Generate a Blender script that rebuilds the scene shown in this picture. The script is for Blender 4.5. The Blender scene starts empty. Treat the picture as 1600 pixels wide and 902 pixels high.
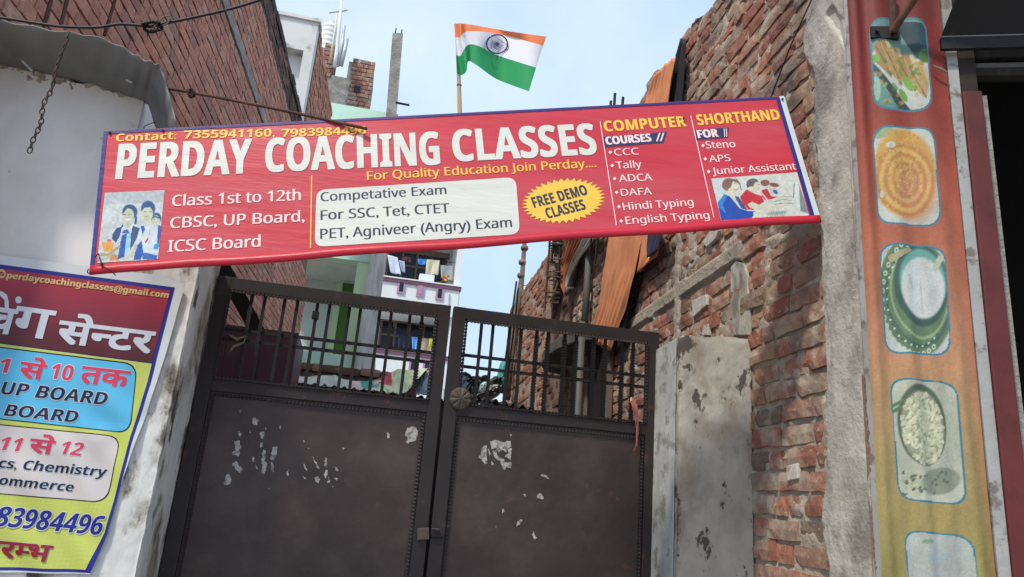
import bpy, bmesh, math, random
import numpy as np
from mathutils import Vector, Matrix

# ------------------------------------------------------------------ scene, camera, sky, sun
sc = bpy.context.scene
COL = sc.collection
F = 1151.0
_u = np.array([320., -3950., F]); _u /= np.linalg.norm(_u)
_a = np.array([-195., 320., F]); _a -= _u*_a.dot(_u); _a /= np.linalg.norm(_a)
MW = np.array([np.cross(_a, _u), _a, _u])          # world axes in (right, down, forward)
CAM = np.array([0., 0., 1.5])
cd = bpy.data.cameras.new('camera'); cam = bpy.data.objects.new('camera', cd); COL.objects.link(cam)
cd.sensor_width = 36.0; cd.lens = F/1600*36.0; cd.clip_start = 0.05; cd.clip_end = 2000
R_, D_, W_ = MW[:, 0], MW[:, 1], MW[:, 2]
cam.matrix_world = Matrix(((R_[0], -D_[0], -W_[0], CAM[0]), (R_[1], -D_[1], -W_[1], CAM[1]), (R_[2], -D_[2], -W_[2], CAM[2]), (0, 0, 0, 1)))
sc.camera = cam
sc.view_settings.view_transform = 'Standard'; sc.view_settings.look = 'None'
sc.view_settings.exposure = 0.6; sc.view_settings.gamma = 1.0
SUN = Vector((-0.42, -0.40, 0.82)).normalized()       # direction towards the sun
world = bpy.data.worlds.new('World'); sc.world = world; world.use_nodes = True
wn = world.node_tree.nodes; wl = world.node_tree.links
bg = wn['Background']; bg.inputs['Strength'].default_value = 0.12
sky = wn.new('ShaderNodeTexSky'); sky.sky_type = 'NISHITA'; sky.sun_disc = False
sky.sun_elevation = math.asin(SUN.z); sky.sun_rotation = math.atan2(SUN.x, SUN.y)
sky.air_density = 1.0; sky.dust_density = 2.5
tc = wn.new('ShaderNodeTexCoord'); nz = wn.new('ShaderNodeTexNoise'); nz.inputs['Scale'].default_value = 1.6
nz.inputs['Detail'].default_value = 5; nz.inputs['Roughness'].default_value = .5
rp = wn.new('ShaderNodeMapRange'); rp.inputs[1].default_value = .3; rp.inputs[2].default_value = .75
rp.inputs[3].default_value = .62; rp.inputs[4].default_value = .92
mx = wn.new('ShaderNodeMix'); mx.data_type = 'RGBA'
n2 = wn.new('ShaderNodeTexNoise'); n2.inputs['Scale'].default_value = 2.6; n2.inputs['Detail'].default_value = 7; n2.inputs['Roughness'].default_value = .55
r2 = wn.new('ShaderNodeMapRange'); r2.inputs[1].default_value = .42; r2.inputs[2].default_value = .70
m2 = wn.new('ShaderNodeMix'); m2.data_type = 'RGBA'; m2.inputs[6].default_value = (3.75, 4.95, 6.9, 1); m2.inputs[7].default_value = (5.0, 5.9, 7.0, 1)
wl.new(tc.outputs['Generated'], n2.inputs['Vector']); wl.new(n2.outputs['Fac'], r2.inputs[0]); wl.new(r2.outputs[0], m2.inputs[0]); wl.new(m2.outputs[2], mx.inputs[7])   # thin bright haze and cloud
wl.new(tc.outputs['Generated'], nz.inputs['Vector']); wl.new(nz.outputs['Fac'], rp.inputs[0])
wl.new(rp.outputs[0], mx.inputs[0]); wl.new(sky.outputs[0], mx.inputs[6]); wl.new(mx.outputs[2], bg.inputs['Color'])
sd = bpy.data.lights.new('sun', 'SUN'); sd.energy = 2.4; sd.angle = math.radians(4.5); sd.color = (1.0, .92, .80)
sun = bpy.data.objects.new('sun', sd); COL.objects.link(sun)
sun.rotation_euler = (-SUN).to_track_quat('-Z', 'Y').to_euler()

# ------------------------------------------------------------------ geometry helpers
def ray(x, y): return MW @ np.array([x-800., y-451., F])
def onp(x, y, n, p):
    d = ray(x, y); n = np.array(n, float); return CAM + d*(np.dot(np.array(p)-CAM, n)/np.dot(d, n))
def atX(x, y, X): return onp(x, y, (1, 0, 0), (X, 0, 0))
def atY(x, y, Y): return onp(x, y, (0, 1, 0), (0, Y, 0))
def proj(P):
    c = MW.T @ (np.array(P, float)-CAM); return np.array([800+F*c[0]/c[2], 451+F*c[1]/c[2]])
def nrm(v): v = np.array(v, float); return v/np.linalg.norm(v)

class Plane:
    def __init__(s, O, U, V=(0, 0, 1), toward=True):
        s.O = np.array(O, float); s.U = nrm(U); s.V = nrm(V); s.V = nrm(s.V-s.U*s.V.dot(s.U)); s.N = np.cross(s.U, s.V)
        if toward and s.N.dot(CAM-s.O) < 0: s.N = -s.N
    def p2(s, x, y):
        P = onp(x, y, s.N, s.O)-s.O; return np.array([P.dot(s.U), P.dot(s.V)])
    def P(s, u, v, n=0.0): return s.O+s.U*u+s.V*v+s.N*n
    def px(s, x, y, n=0.0):
        u, v = s.p2(x, y); return s.P(u, v, n)

class MB:
    def __init__(s): s.v = []; s.f = []; s.m = []
    def add(s, vs, fs, m=0):
        b = len(s.v); s.v += [tuple(map(float, p)) for p in vs]; s.f += [tuple(b+i for i in f) for f in fs]; s.m += [m]*len(fs); return s
    def box(s, c, ax, ay, az, m=0):
        c, ax, ay, az = [np.array(q, float) for q in (c, ax, ay, az)]
        if np.dot(np.cross(ax, ay), az) < 0: ax = -ax
        vs = [c+i*ax+j*ay+k*az for k in (-1, 1) for j in (-1, 1) for i in (-1, 1)]
        return s.add(vs, [(0, 2, 3, 1), (4, 5, 7, 6), (0, 1, 5, 4), (2, 6, 7, 3), (0, 4, 6, 2), (1, 3, 7, 5)], m)
    def bb(s, x0, x1, y0, y1, z0, z1, m=0):
        return s.box(((x0+x1)/2, (y0+y1)/2, (z0+z1)/2), ((x1-x0)/2, 0, 0), (0, (y1-y0)/2, 0), (0, 0, (z1-z0)/2), m)
    def prism(s, pts, ext, m=0):
        n = len(pts); pts = [np.array(p, float) for p in pts]; e = np.array(ext, float)
        nn = sum(np.cross(pts[i]-pts[0], pts[(i+1) % n]-pts[0]) for i in range(n))
        if np.dot(nn, e) > 0: pts = pts[::-1]
        return s.add(pts+[p+e for p in pts], [tuple(range(n)), tuple(range(2*n-1, n-1, -1))]+[(i, n+i, n+(i+1) % n, (i+1) % n) for i in range(n)], m)
    def tube(s, pts, r, seg=8, m=0, caps=True):
        pts = [np.array(p, float) for p in pts]; n = len(pts)
        rr = r if hasattr(r, '__len__') else [r]*n
        t0 = nrm(pts[1]-pts[0]); up = np.array([0, 0, 1.]) if abs(t0[2]) < .9 else np.array([1., 0, 0])
        a = nrm(np.cross(t0, up)); vs = []
        for i, p in enumerate(pts):
            t = nrm(pts[min(i+1, n-1)]-pts[max(i-1, 0)]); a = nrm(a-t*a.dot(t)); b = np.cross(t, a)
            for k in range(seg):
                th = 2*math.pi*k/seg; vs.append(p+rr[i]*(math.cos(th)*a+math.sin(th)*b))
        fs = [(i*seg+k, i*seg+(k+1) % seg, (i+1)*seg+(k+1) % seg, (i+1)*seg+k) for i in range(n-1) for k in range(seg)]
        if caps: fs += [tuple(range(seg-1, -1, -1)), tuple(range((n-1)*seg, n*seg))]
        return s.add(vs, fs, m)
    def grid(s, P, m=0):                                # P array (h, w, 3)
        h, w = P.shape[:2]
        return s.add(P.reshape(-1, 3), [(j*w+i, j*w+i+1, (j+1)*w+i+1, (j+1)*w+i) for j in range(h-1) for i in range(w-1)], m)

def absloc(o):
    v = np.zeros(3)
    while o is not None: v += np.array(o.location); o = o.parent
    return v
def tag(o, label=None, cat=None, group=None, kind=None):
    if label: o['label'] = label
    if cat: o['category'] = cat
    if group: o['group'] = group
    if kind: o['kind'] = kind
    return o
def thing(name, label, cat, loc=(0, 0, 0), group=None):
    o = bpy.data.objects.new(name, None); COL.objects.link(o); o.location = tuple(map(float, loc)); o.empty_display_size = .1
    return tag(o, label, cat, group)
def obj(name, mb, mats, parent=None, smooth=False, bevel=0, attr=None, solid=0):
    if not isinstance(mats, (list, tuple)): mats = [mats]
    V = np.array(mb.v, float)
    if parent is not None: base = np.zeros(3); off = absloc(parent)
    else: base = np.array([V[:, 0].mean(), V[:, 1].mean(), V[:, 2].min()]); off = base
    me = bpy.data.meshes.new(name); me.from_pydata((V-off).tolist(), [], mb.f)
    for m in mats: me.materials.append(m)
    if any(mb.m): me.polygons.foreach_set('material_index', mb.m)
    if smooth: me.polygons.foreach_set('use_smooth', [True]*len(me.polygons))
    if attr is not None:
        for an, arr in attr.items():
            arr = np.asarray(arr, np.float32)
            if arr.ndim == 1:
                a = me.attributes.new(an, 'FLOAT', 'POINT'); a.data.foreach_set('value', arr)
            else:
                a = me.color_attributes.new(an, 'FLOAT_COLOR', 'POINT'); a.data.foreach_set('color', np.concatenate([arr, np.ones((len(arr), 1), np.float32)], 1).ravel())
    me.update()
    o = bpy.data.objects.new(name, me); COL.objects.link(o)
    if parent is not None: o.parent = parent
    else: o.location = base
    if solid:
        md = o.modifiers.new('solid', 'SOLIDIFY'); md.thickness = solid; md.offset = 0
    if bevel:
        md = o.modifiers.new('bevel', 'BEVEL'); md.width = bevel; md.segments = 2; md.limit_method = 'ANGLE'; md.angle_limit = .7
    return o

def _tab(seed): return np.random.RandomState(seed).rand(256, 256)
_T = {}
def vn(x, y, seed=0):
    if seed not in _T: _T[seed] = _tab(seed)
    T = _T[seed]; x = np.asarray(x, float); y = np.asarray(y, float)
    xi = np.floor(x).astype(int); yi = np.floor(y).astype(int); fx = x-xi; fy = y-yi
    fx = fx*fx*(3-2*fx); fy = fy*fy*(3-2*fy)
    g = lambda a, b: T[a % 256, b % 256]
    return (g(xi, yi)*(1-fx)+g(xi+1, yi)*fx)*(1-fy)+(g(xi, yi+1)*(1-fx)+g(xi+1, yi+1)*fx)*fy
def fbm(x, y, seed=0, o=4):
    r = 0; a = .5; t = 0
    for i in range(o):
        r = r+a*vn(np.asarray(x)*2**i, np.asarray(y)*2**i, seed+i); t += a; a *= .5
    return r/t
def sstep(a, b, x): t = np.clip((x-a)/(b-a), 0, 1); return t*t*(3-2*t)

# ------------------------------------------------------------------ materials
def lin(c):
    c = np.array(c, float)/255.; return np.where(c <= .04045, c/12.92, ((c+.055)/1.055)**2.4)
def L4(c): return (*[float(q) for q in c], 1.0)
def mat(name, col, rough=.8, var=.25, vscale=8., bump=.3, bscale=60., bdist=.003, dirt=None, dirt2=None, metal=0., spec=.3, stretch=(1, 1, 1), attr=None, coat=0):
    """noise-mottled paint; dirt = (linear colour, scale, lo, hi, amount) adds patches of wear with a noise-shaped outline"""
    m = bpy.data.materials.new(name); m.use_nodes = True; nt = m.node_tree; N = nt.nodes; Lk = nt.links; b = N['Principled BSDF']
    b.inputs['Roughness'].default_value = rough; b.inputs['Metallic'].default_value = metal; b.inputs['Specular IOR Level'].default_value = spec
    if coat: b.inputs['Coat Weight'].default_value = coat; b.inputs['Coat Roughness'].default_value = .25
    g = N.new('ShaderNodeNewGeometry'); mp = N.new('ShaderNodeMapping'); mp.inputs['Scale'].default_value = stretch
    Lk.new(g.outputs['Position'], mp.inputs['Vector'])
    def noise(s, det=5, rg=.6):
        n = N.new('ShaderNodeTexNoise'); n.inputs['Scale'].default_value = s; n.inputs['Detail'].default_value = det; n.inputs['Roughness'].default_value = rg
        Lk.new(mp.outputs[0], n.inputs['Vector']); return n
    def mix(fac, c1, c2, mode='MIX'):
        x = N.new('ShaderNodeMix'); x.data_type = 'RGBA'; x.blend_type = mode
        for s, v in ((0, fac), (6, c1), (7, c2)):
            if hasattr(v, 'is_output'): Lk.new(v, x.inputs[s])
            else: x.inputs[s].default_value = v
        return x.outputs[2]
    def rng(src, a, c, d, e):
        r = N.new('ShaderNodeMapRange'); Lk.new(src, r.inputs[0])
        for i, v in enumerate((a, c, d, e)): r.inputs[i+1].default_value = v
        return r.outputs[0]
    if attr:
        at = N.new('ShaderNodeAttribute'); at.attribute_name = attr; base = at.outputs['Color']
    else: base = L4(col)
    n1 = noise(vscale)
    v = rng(n1.outputs['Fac'], .3, .7, 1-var, 1+var*.6)
    vm = N.new('ShaderNodeCombineColor')
    for i in range(3): Lk.new(v, vm.inputs[i])
    c = mix(1.0, base, vm.outputs[0], 'MULTIPLY')
    for d in (dirt, dirt2):
        if d:
            nd = noise(d[1], 8, .65); f = rng(nd.outputs['Fac'], d[2], d[3], 0., d[4]); c = mix(f, c, L4(d[0]))
    Lk.new(c, b.inputs['Base Color'])
    if bump:
        nb = noise(bscale, 6, .6); bp = N.new('ShaderNodeBump'); bp.inputs['Strength'].default_value = bump; bp.inputs['Distance'].default_value = bdist
        Lk.new(nb.outputs['Fac'], bp.inputs['Height']); Lk.new(bp.outputs[0], b.inputs['Normal'])
    return m

def brickmat(name, cols, smear, samt, moss=None, mortar_scale=7.):
    m = bpy.data.materials.new(name); m.use_nodes = True; N = m.node_tree.nodes; Lk = m.node_tree.links; b = N['Principled BSDF']
    b.inputs['Roughness'].default_value = .92; b.inputs['Specular IOR Level'].default_value = .15
    oi = N.new('ShaderNodeObjectInfo'); at = N.new('ShaderNodeAttribute'); at.attribute_name = 'rnd'
    ad = N.new('ShaderNodeMath'); ad.operation = 'ADD'; Lk.new(oi.outputs['Random'], ad.inputs[0]); Lk.new(at.outputs['Fac'], ad.inputs[1])
    fr = N.new('ShaderNodeMath'); fr.operation = 'FRACT'; Lk.new(ad.outputs[0], fr.inputs[0])
    cr = N.new('ShaderNodeValToRGB'); cr.color_ramp.interpolation = 'CONSTANT'
    while len(cr.color_ramp.elements) < len(cols): cr.color_ramp.elements.new(.5)
    for i, c in enumerate(cols): e = cr.color_ramp.elements[i]; e.position = i/len(cols); e.color = L4(c)
    Lk.new(fr.outputs[0], cr.inputs[0])
    g = N.new('ShaderNodeNewGeometry')
    def noise(s, det=6, rg=.65):
        n = N.new('ShaderNodeTexNoise'); n.inputs['Scale'].default_value = s; n.inputs['Detail'].default_value = det; n.inputs['Roughness'].default_value = rg
        Lk.new(g.outputs['Position'], n.inputs['Vector']); return n.outputs['Fac']
    def rng(src, a, c, d, e):
        r = N.new('ShaderNodeMapRange'); Lk.new(src, r.inputs[0])
        for i, v in enumerate((a, c, d, e)): r.inputs[i+1].default_value = v
        return r.outputs[0]
    def mix(f, a, c, mode='MIX'):
        x = N.new('ShaderNodeMix'); x.data_type = 'RGBA'; x.blend_type = mode
        for s, v in ((0, f), (6, a), (7, c)):
            if hasattr(v, 'is_output'): Lk.new(v, x.inputs[s])
            else: x.inputs[s].default_value = v
        return x.outputs[2]
    v = rng(noise(30), .3, .7, .7, 1.2); cc = N.new('ShaderNodeCombineColor')
    for i in range(3): Lk.new(v, cc.inputs[i])
    c = mix(1., cr.outputs[0], cc.outputs[0], 'MULTIPLY')
    c = mix(rng(noise(mortar_scale), .5, .66, 0, samt), c, L4(smear))
    c = mix(rng(noise(45, 4), .6, .68, 0, samt*.8), c, L4(smear))
    if moss: c = mix(rng(noise(moss[1], 5), moss[2], moss[3], 0, moss[4]), c, L4(moss[0]))
    Lk.new(c, b.inputs['Base Color'])
    bp = N.new('ShaderNodeBump'); bp.inputs['Strength'].default_value = .7; bp.inputs['Distance'].default_value = .006
    Lk.new(noise(70, 8, .7), bp.inputs['Height']); Lk.new(bp.outputs[0], b.inputs['Normal'])
    return m

# ------------------------------------------------------------------ bricks
def brick_variants(name, n, seed, matl, rough=1.0):
    out = []; rs = np.random.RandomState(seed)
    for k in range(n):
        xs = np.array([-.5, -.28, 0, .28, .5]); zs = np.array([-.5, 0., .5]); vs = []
        for j, z in enumerate(zs):
            for i, x in enumerate(xs):
                edge = (i in (0, 4)) or (j in (0, 2)); c = (i in (0, 4)) and (j in (0, 2))
                y = 1.0-(.05 if edge else 0)*rough-(.30 if c else 0)*rough*rs.rand()**3+rs.uniform(-.05, .05)*rough
                vs.append((x*(1-.03*rough*rs.rand()), y, z*(1-.14*rough*rs.rand()**2*(j != 1))+rs.uniform(-.015, .015)*rough))
        ring = [0, 1, 2, 3, 4, 9, 14, 13, 12, 11, 10, 5]
        for r in ring: x, y, z = vs[r]; vs.append((x*1.02, 0., z*1.02))
        fs = [(j*5+i, (j+1)*5+i, (j+1)*5+i+1, j*5+i+1) for j in range(2) for i in range(4)]
        fs += [(ring[q], ring[(q+1) % 12], 15+(q+1) % 12, 15+q) for q in range(12)]
        me = bpy.data.meshes.new(name); me.from_pydata(vs, [], fs); me.materials.append(matl); me.update()
        out.append((me, np.array(vs), fs))
    return out
def masonry(root, org, N_, spans, course, bl, bh, seed, variants, matl, vis, nobj=300, hdr=.25, rough=1., proud=(.012, .02), depth=.05, keep=None, zbase=0., name='brick', gap=.010, tilt=1.):
    """spans(z) -> (u0,u1) in metres along the wall; U is chosen so that U x N = Z"""
    N_ = nrm(N_); U = np.cross(N_, (0, 0, 1.)); rs = random.Random(seed); L = []
    z0, z1, u0f = spans
    k = 0; z = z0
    while z < z1:
        ua, ub = u0f(z); u = ua-rs.uniform(0, bl)
        while u < ub:
            ln = bl*rs.uniform(.9, 1.04) if rs.random() > hdr else bl*rs.uniform(.42, .6)
            a, b = max(u, ua), min(u+ln, ub)
            if b-a > .035:
                c = (a+b)/2; zc = z+course/2+rs.uniform(-.004, .004)*rough
                if keep is None or keep(c, zc):
                    L.append((c, zc, b-a-gap, bh*rs.uniform(.93, 1.05), proud[0]+proud[1]*rs.random()**1.5, rs.uniform(-.014, .014)*rough*tilt, rs.uniform(-.035, .035)*rough*tilt, rs.randrange(len(variants)), rs.random()))
            u += ln+.002
        z += course; k += 1
    def W(c, zc, d): return org+U*c+np.array([0, 0, zc])+N_*d
    sc_ = []
    for i, q in enumerate(L):
        p = proj(W(q[0], q[1], 0)); a = proj(W(q[0]-q[2]/2, q[1], 0)); b = proj(W(q[0]+q[2]/2, q[1], 0)); cc = proj(W(q[0], q[1]+q[3]/2, 0)); d = proj(W(q[0], q[1]-q[3]/2, 0))
        ar = abs((b-a)[0]*(cc-d)[1]-(b-a)[1]*(cc-d)[0])
        inside = 0 <= p[0] <= 1600 and 0 <= p[1] <= 902 and vis(p[0], p[1])
        sc_.append((ar if inside else ar*1e-4, i))
    sc_.sort(reverse=True); top = set(i for a, i in sc_[:nobj] if a > 0)
    rl = absloc(root); V = []; Fc = []; A = []; nb = 0
    for i, q in enumerate(L):
        c, zc, ln, h, pr, t1, t2, vi, rn = q
        rot = Matrix((tuple(U), tuple(N_), (0, 0, 1))).transposed().to_4x4() @ Matrix.Rotation(t1, 4, 'Y') @ Matrix.Rotation(t2, 4, 'Z')
        Pw = W(c, zc, pr-depth)
        mtx = Matrix.Translation(Vector(Pw-rl)) @ rot @ Matrix.Diagonal((ln, depth, h, 1))
        if i in top:
            o = bpy.data.objects.new(name, variants[vi][0]); COL.objects.link(o); o.parent = root; o.matrix_basis = mtx
        else:
            m3 = np.array(mtx); vv = variants[vi][1] @ m3[:3, :3].T+m3[:3, 3]
            V.append(vv); Fc += [tuple(nb+x for x in f) for f in variants[vi][2]]; nb += len(vv); A.append(np.full(len(vv), rn))
    if V:
        me = bpy.data.meshes.new('brick_rows'); me.from_pydata(np.concatenate(V).tolist(), [], Fc); me.materials.append(matl)
        a = me.attributes.new('rnd', 'FLOAT', 'POINT'); a.data.foreach_set('value', np.concatenate(A).astype(np.float32)); me.update()
        o = bpy.data.objects.new('brick_rows', me); COL.objects.link(o); o.parent = root; o['kind'] = 'stuff'
    return L

# ------------------------------------------------------------------ lettering and flat print
_tc = {}
def sans(s, bold=False):
    """same words in the plain sans letterforms of the built-in font's mathematical range"""
    A, a, d = (0x1D5D4, 0x1D5EE, 0x1D7EC) if bold else (0x1D5A0, 0x1D5BA, 0x1D7E2); o = ''
    for ch in s:
        if 'A' <= ch <= 'Z': o += chr(A+ord(ch)-65)
        elif 'a' <= ch <= 'z': o += chr(a+ord(ch)-97)
        elif '0' <= ch <= '9': o += chr(d+ord(ch)-48)
        else: o += ch
    return o
def glyph(s, res=3):
    if s in _tc: return _tc[s]
    c = bpy.data.curves.new('t', 'FONT'); c.body = s; c.size = 1; c.resolution_u = res
    o = bpy.data.objects.new('t', c); COL.objects.link(o); bpy.context.view_layer.update()
    me = bpy.data.meshes.new_from_object(o.evaluated_get(bpy.context.evaluated_depsgraph_get()))
    V = np.array([v.co[:2] for v in me.vertices]) if len(me.vertices) else np.zeros((0, 2)); Fs = [tuple(p.vertices) for p in me.polygons]
    bpy.data.objects.remove(o); bpy.data.curves.remove(c); bpy.data.meshes.remove(me)
    _tc[s] = (V, Fs); return _tc[s]
CAPU = None
def cap_unit():
    global CAPU
    if CAPU is None: CAPU = glyph(sans('H'))[0][:, 1].max()
    return CAPU
def cutmesh(V, Fs, cell):
    bm = bmesh.new(); vs = [bm.verts.new((p[0], p[1], 0)) for p in V]
    for f in Fs:
        try: bm.faces.new([vs[i] for i in f])
        except ValueError: pass
    lo = V.min(0); hi = V.max(0)
    for ax in (0, 1):
        t = math.floor(lo[ax]/cell)*cell+cell
        while t < hi[ax]:
            co = [0, 0, 0]; co[ax] = t; no = [0, 0, 0]; no[ax] = 1
            bmesh.ops.bisect_plane(bm, geom=bm.verts[:]+bm.edges[:]+bm.faces[:], plane_co=co, plane_no=no); t += cell
    bm.verts.index_update()
    V2 = np.array([v.co[:2] for v in bm.verts]); F2 = [tuple(v.index for v in f.verts) for f in bm.faces]; bm.free(); return V2, F2
def put(plane, V, Fs, mb, lift, disp=None, cell=0, m=0):
    V = np.array(V, float)
    if len(V) == 0: return
    if disp is not None: V, Fs = cutmesh(V, Fs, cell)
    n = lift+(disp(V[:, 0], V[:, 1]) if disp is not None else np.zeros(len(V)))
    W = plane.O+np.outer(V[:, 0], plane.U)+np.outer(V[:, 1], plane.V)+np.outer(n, plane.N)
    # winding so faces look along +N
    Fs2 = Fs
    if np.dot(np.cross(plane.U, plane.V), plane.N) < 0: Fs2 = [f[::-1] for f in Fs]
    mb.add(W, Fs2, m)
def fit(plane, V, p0, p1, cap, slant=0.0, capu=None):
    a = plane.p2(*p0); b = plane.p2(*p1); e = (b-a)/np.linalg.norm(b-a); W = np.linalg.norm(b-a)
    q = plane.p2(p0[0], p0[1]-cap); perp = np.array([-e[1], e[0]]); h = abs((q-a).dot(perp))
    x0, x1 = V[:, 0].min(), V[:, 0].max(); s = h/(capu or cap_unit())
    X = (V[:, 0]-x0)*W/(x1-x0)+V[:, 1]*s*slant; Y = V[:, 1]*s
    return a+np.outer(X, e)+np.outer(Y, perp), h
def letters(root, plane, s, p0, p1, cap, m, bold=0., vb=0., outline=None, slant=0., lift=.0006, disp=None, cell=.03, name='lettering', VF=None, capu=None, heavy=True):
    V, Fs = VF if VF else glyph(sans(s, heavy))
    if capu == 'full': capu = V[:, 1].max()
    T, h = fit(plane, V, p0, p1, cap, slant, capu)
    mb = MB(); k = 0
    if outline:
        r = outline[1]*h
        for i in range(8):
            th = i*math.pi/4; put(plane, T+np.array([math.cos(th), math.sin(th)])*r, Fs, mb, lift+k*(.00006 if disp is not None else .00002), disp, cell, 1); k += 1
    offs = [(0, 0)]
    if bold: offs = [(-bold*h, 0), (-bold*h/3, 0), (bold*h/3, 0), (bold*h, 0)] if bold > .03 else [(-bold*h, 0), (bold*h, 0)]
    if vb: offs = [(x, y) for x, y0 in offs for y in (-vb*h, vb*h)]
    for dx, dy in offs:
        put(plane, T+np.array([dx, dy]), Fs, mb, lift+(.0003+k*.00006 if disp is not None else .00005+k*.00002), disp, cell, 0); k += 1
    return obj(name, mb, [m]+([outline[0]] if outline else []), root)
def deva(items):
    """compose Devanagari clusters; items: (char, mode) with mode n=advance, h=half form, m=mark over the previous stem, d=dot above"""
    V = []; Fs = []; x = 0.; last = 0.
    for ch, mode in items:
        v, f = glyph(ch)
        if ch == ' ': x += .28; continue
        v = v.copy()
        if mode == 'h':
            w = v[:, 0].max(); bm = bmesh.new(); vs = [bm.verts.new((p[0], p[1], 0)) for p in v]
            for q in f:
                try: bm.faces.new([vs[i] for i in q])
                except ValueError: pass
            bmesh.ops.bisect_plane(bm, geom=bm.verts[:]+bm.edges[:]+bm.faces[:], plane_co=(w-.185, 0, 0), plane_no=(1, 0, 0), clear_outer=True)
            bm.verts.index_update(); v = np.array([p.co[:2] for p in bm.verts]); f = [tuple(p.index for p in q.verts) for q in bm.faces]; bm.free()
        if mode in 'nh': v[:, 0] += x-v[:, 0].min(); nx = v[:, 0].max()-.012; last = nx; x = nx
        elif mode == 'm': v[:, 0] += last-.035-v[:, 0].max()
        elif mode == 'd': v[:, 0] += last-.12-v[:, 0].max()
        b = sum(len(q) for q in V); V.append(v); Fs += [tuple(b+i for i in q) for q in f]
    return np.concatenate(V), Fs
def shape(root, plane, pts, m, lift=.001, disp=None, cell=.03, name='printed_panel', px=True):
    P = [plane.p2(*p) for p in pts] if px else [np.array(p) for p in pts]
    P = np.array(P); ar = sum(P[i][0]*P[(i+1) % len(P)][1]-P[(i+1) % len(P)][0]*P[i][1] for i in range(len(P)))
    if ar < 0: P = P[::-1]
    mb = MB(); put(plane, P, [tuple(range(len(P)))], mb, lift, disp, cell); return obj(name, mb, m, root)
def rquad(pts, r, n=6):
    """rounded quad in pixels"""
    out = []; pts = [np.array(p, float) for p in pts]
    for i in range(4):
        p = pts[i]; a = nrm(pts[i-1]-p); b = nrm(pts[(i+1) % 4]-p); s = p+a*r; e = p+b*r
        for k in range(n+1):
            t = k/n; out.append(tuple((1-t)**2*s+2*t*(1-t)*p+t*t*e))
    return out

def homog(src, dst):
    A = []
    for (x, y), (u, v) in zip(src, dst): A += [[x, y, 1, 0, 0, 0, -u*x, -u*y, -u], [0, 0, 0, x, y, 1, -v*x, -v*y, -v]]
    return np.linalg.svd(np.array(A, float))[2][-1].reshape(3, 3)
class Canvas:
    """flat print, painted shape by shape and stored per vertex; coordinates are those of the picture's own corners"""
    def __init__(s, w, h, corners, base):
        s.w, s.h = w, h; s.a = np.ones((h, w, 3))*np.array(base, float)
        s.H = homog([(0, 0), (w-1, 0), (w-1, h-1), (0, h-1)], corners)
        yy, xx = np.mgrid[0:h, 0:w].astype(float); q = s.H @ np.stack([xx.ravel(), yy.ravel(), np.ones(w*h)])
        s.X = (q[0]/q[2]).reshape(h, w); s.Y = (q[1]/q[2]).reshape(h, w); s.o = (0, 0, 1.)
    def zoom(s, x0, y0, k): s.o = (x0, y0, k)
    def C(s, p): return (s.o[0]+p[0]/s.o[2], s.o[1]+p[1]/s.o[2])
    def blend(s, m, c, al=1.): m = (m*al)[..., None]; s.a = s.a*(1-m)+np.array(c, float)*m
    def poly(s, pts, c, al=1.):
        P = [s.C(p) for p in pts]; ins = np.zeros(s.X.shape, bool); n = len(P)
        for i in range(n):
            (x1, y1), (x2, y2) = P[i], P[(i+1) % n]
            if y1 == y2: continue
            cnd = ((y1 > s.Y) != (y2 > s.Y)) & (s.X < (x2-x1)*(s.Y-y1)/(y2-y1)+x1); ins ^= cnd
        s.blend(ins.astype(float), c, al)
    def ell(s, cx, cy, rx, ry, c, rot=0, al=1., soft=.15, ring=0):
        (x, y) = s.C((cx, cy)); rx /= s.o[2]; ry /= s.o[2]; t = math.radians(rot)
        dx = s.X-x; dy = s.Y-y; u = (dx*math.cos(t)+dy*math.sin(t))/rx; v = (-dx*math.sin(t)+dy*math.cos(t))/ry
        r = np.sqrt(u*u+v*v); m = 1-sstep(1-soft, 1+soft*.3, r)
        if ring: m = m*sstep(1-ring-soft, 1-ring, r)
        s.blend(m, c, al)
    def line(s, pts, wd, c, al=1.):
        P = [s.C(p) for p in pts]; wd /= s.o[2]; d = np.full(s.X.shape, 1e9)
        for (x1, y1), (x2, y2) in zip(P, P[1:]):
            L2 = (x2-x1)**2+(y2-y1)**2+1e-9; t = np.clip(((s.X-x1)*(x2-x1)+(s.Y-y1)*(y2-y1))/L2, 0, 1)
            d = np.minimum(d, np.hypot(s.X-x1-t*(x2-x1), s.Y-y1-t*(y2-y1)))
        s.blend(1-sstep(wd*.35, wd*.65, d), c, al)
    def noise(s, k, amt, seed=3, tint=(1, 1, 1), sy=1.):
        n = fbm(s.X/k, s.Y/k*sy, seed)-.5; s.a = s.a*(1+n[..., None]*amt*np.array(tint))
    def mesh(s, root, plane, m, lift=.0012, disp=None, name='printed_picture'):
        h, w = s.h, s.w; U = np.zeros((h, w)); 
        D = MW @ np.stack([s.X.ravel()-800, s.Y.ravel()-451, np.full(h*w, F)]); t = np.dot(plane.O-CAM, plane.N)/(plane.N @ D)
        P = CAM[:, None]+D*t; rel = P-plane.O[:, None]; u = plane.U @ rel; v = plane.V @ rel
        n = lift+(disp(u, v) if disp is not None else 0); W = plane.O+np.outer(u, plane.U)+np.outer(v, plane.V)+np.outer(n*np.ones(h*w), plane.N)
        mb = MB(); mb.grid(W.reshape(h, w, 3))
        if np.dot(np.cross(W[1]-W[0], W[w]-W[0]), plane.N) < 0: mb.f = [f[::-1] for f in mb.f]
        return obj(name, mb, m, root, smooth=disp is not None, attr={'print': lin(np.clip(s.a, 0, 255)).reshape(-1, 3)*.85})
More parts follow.
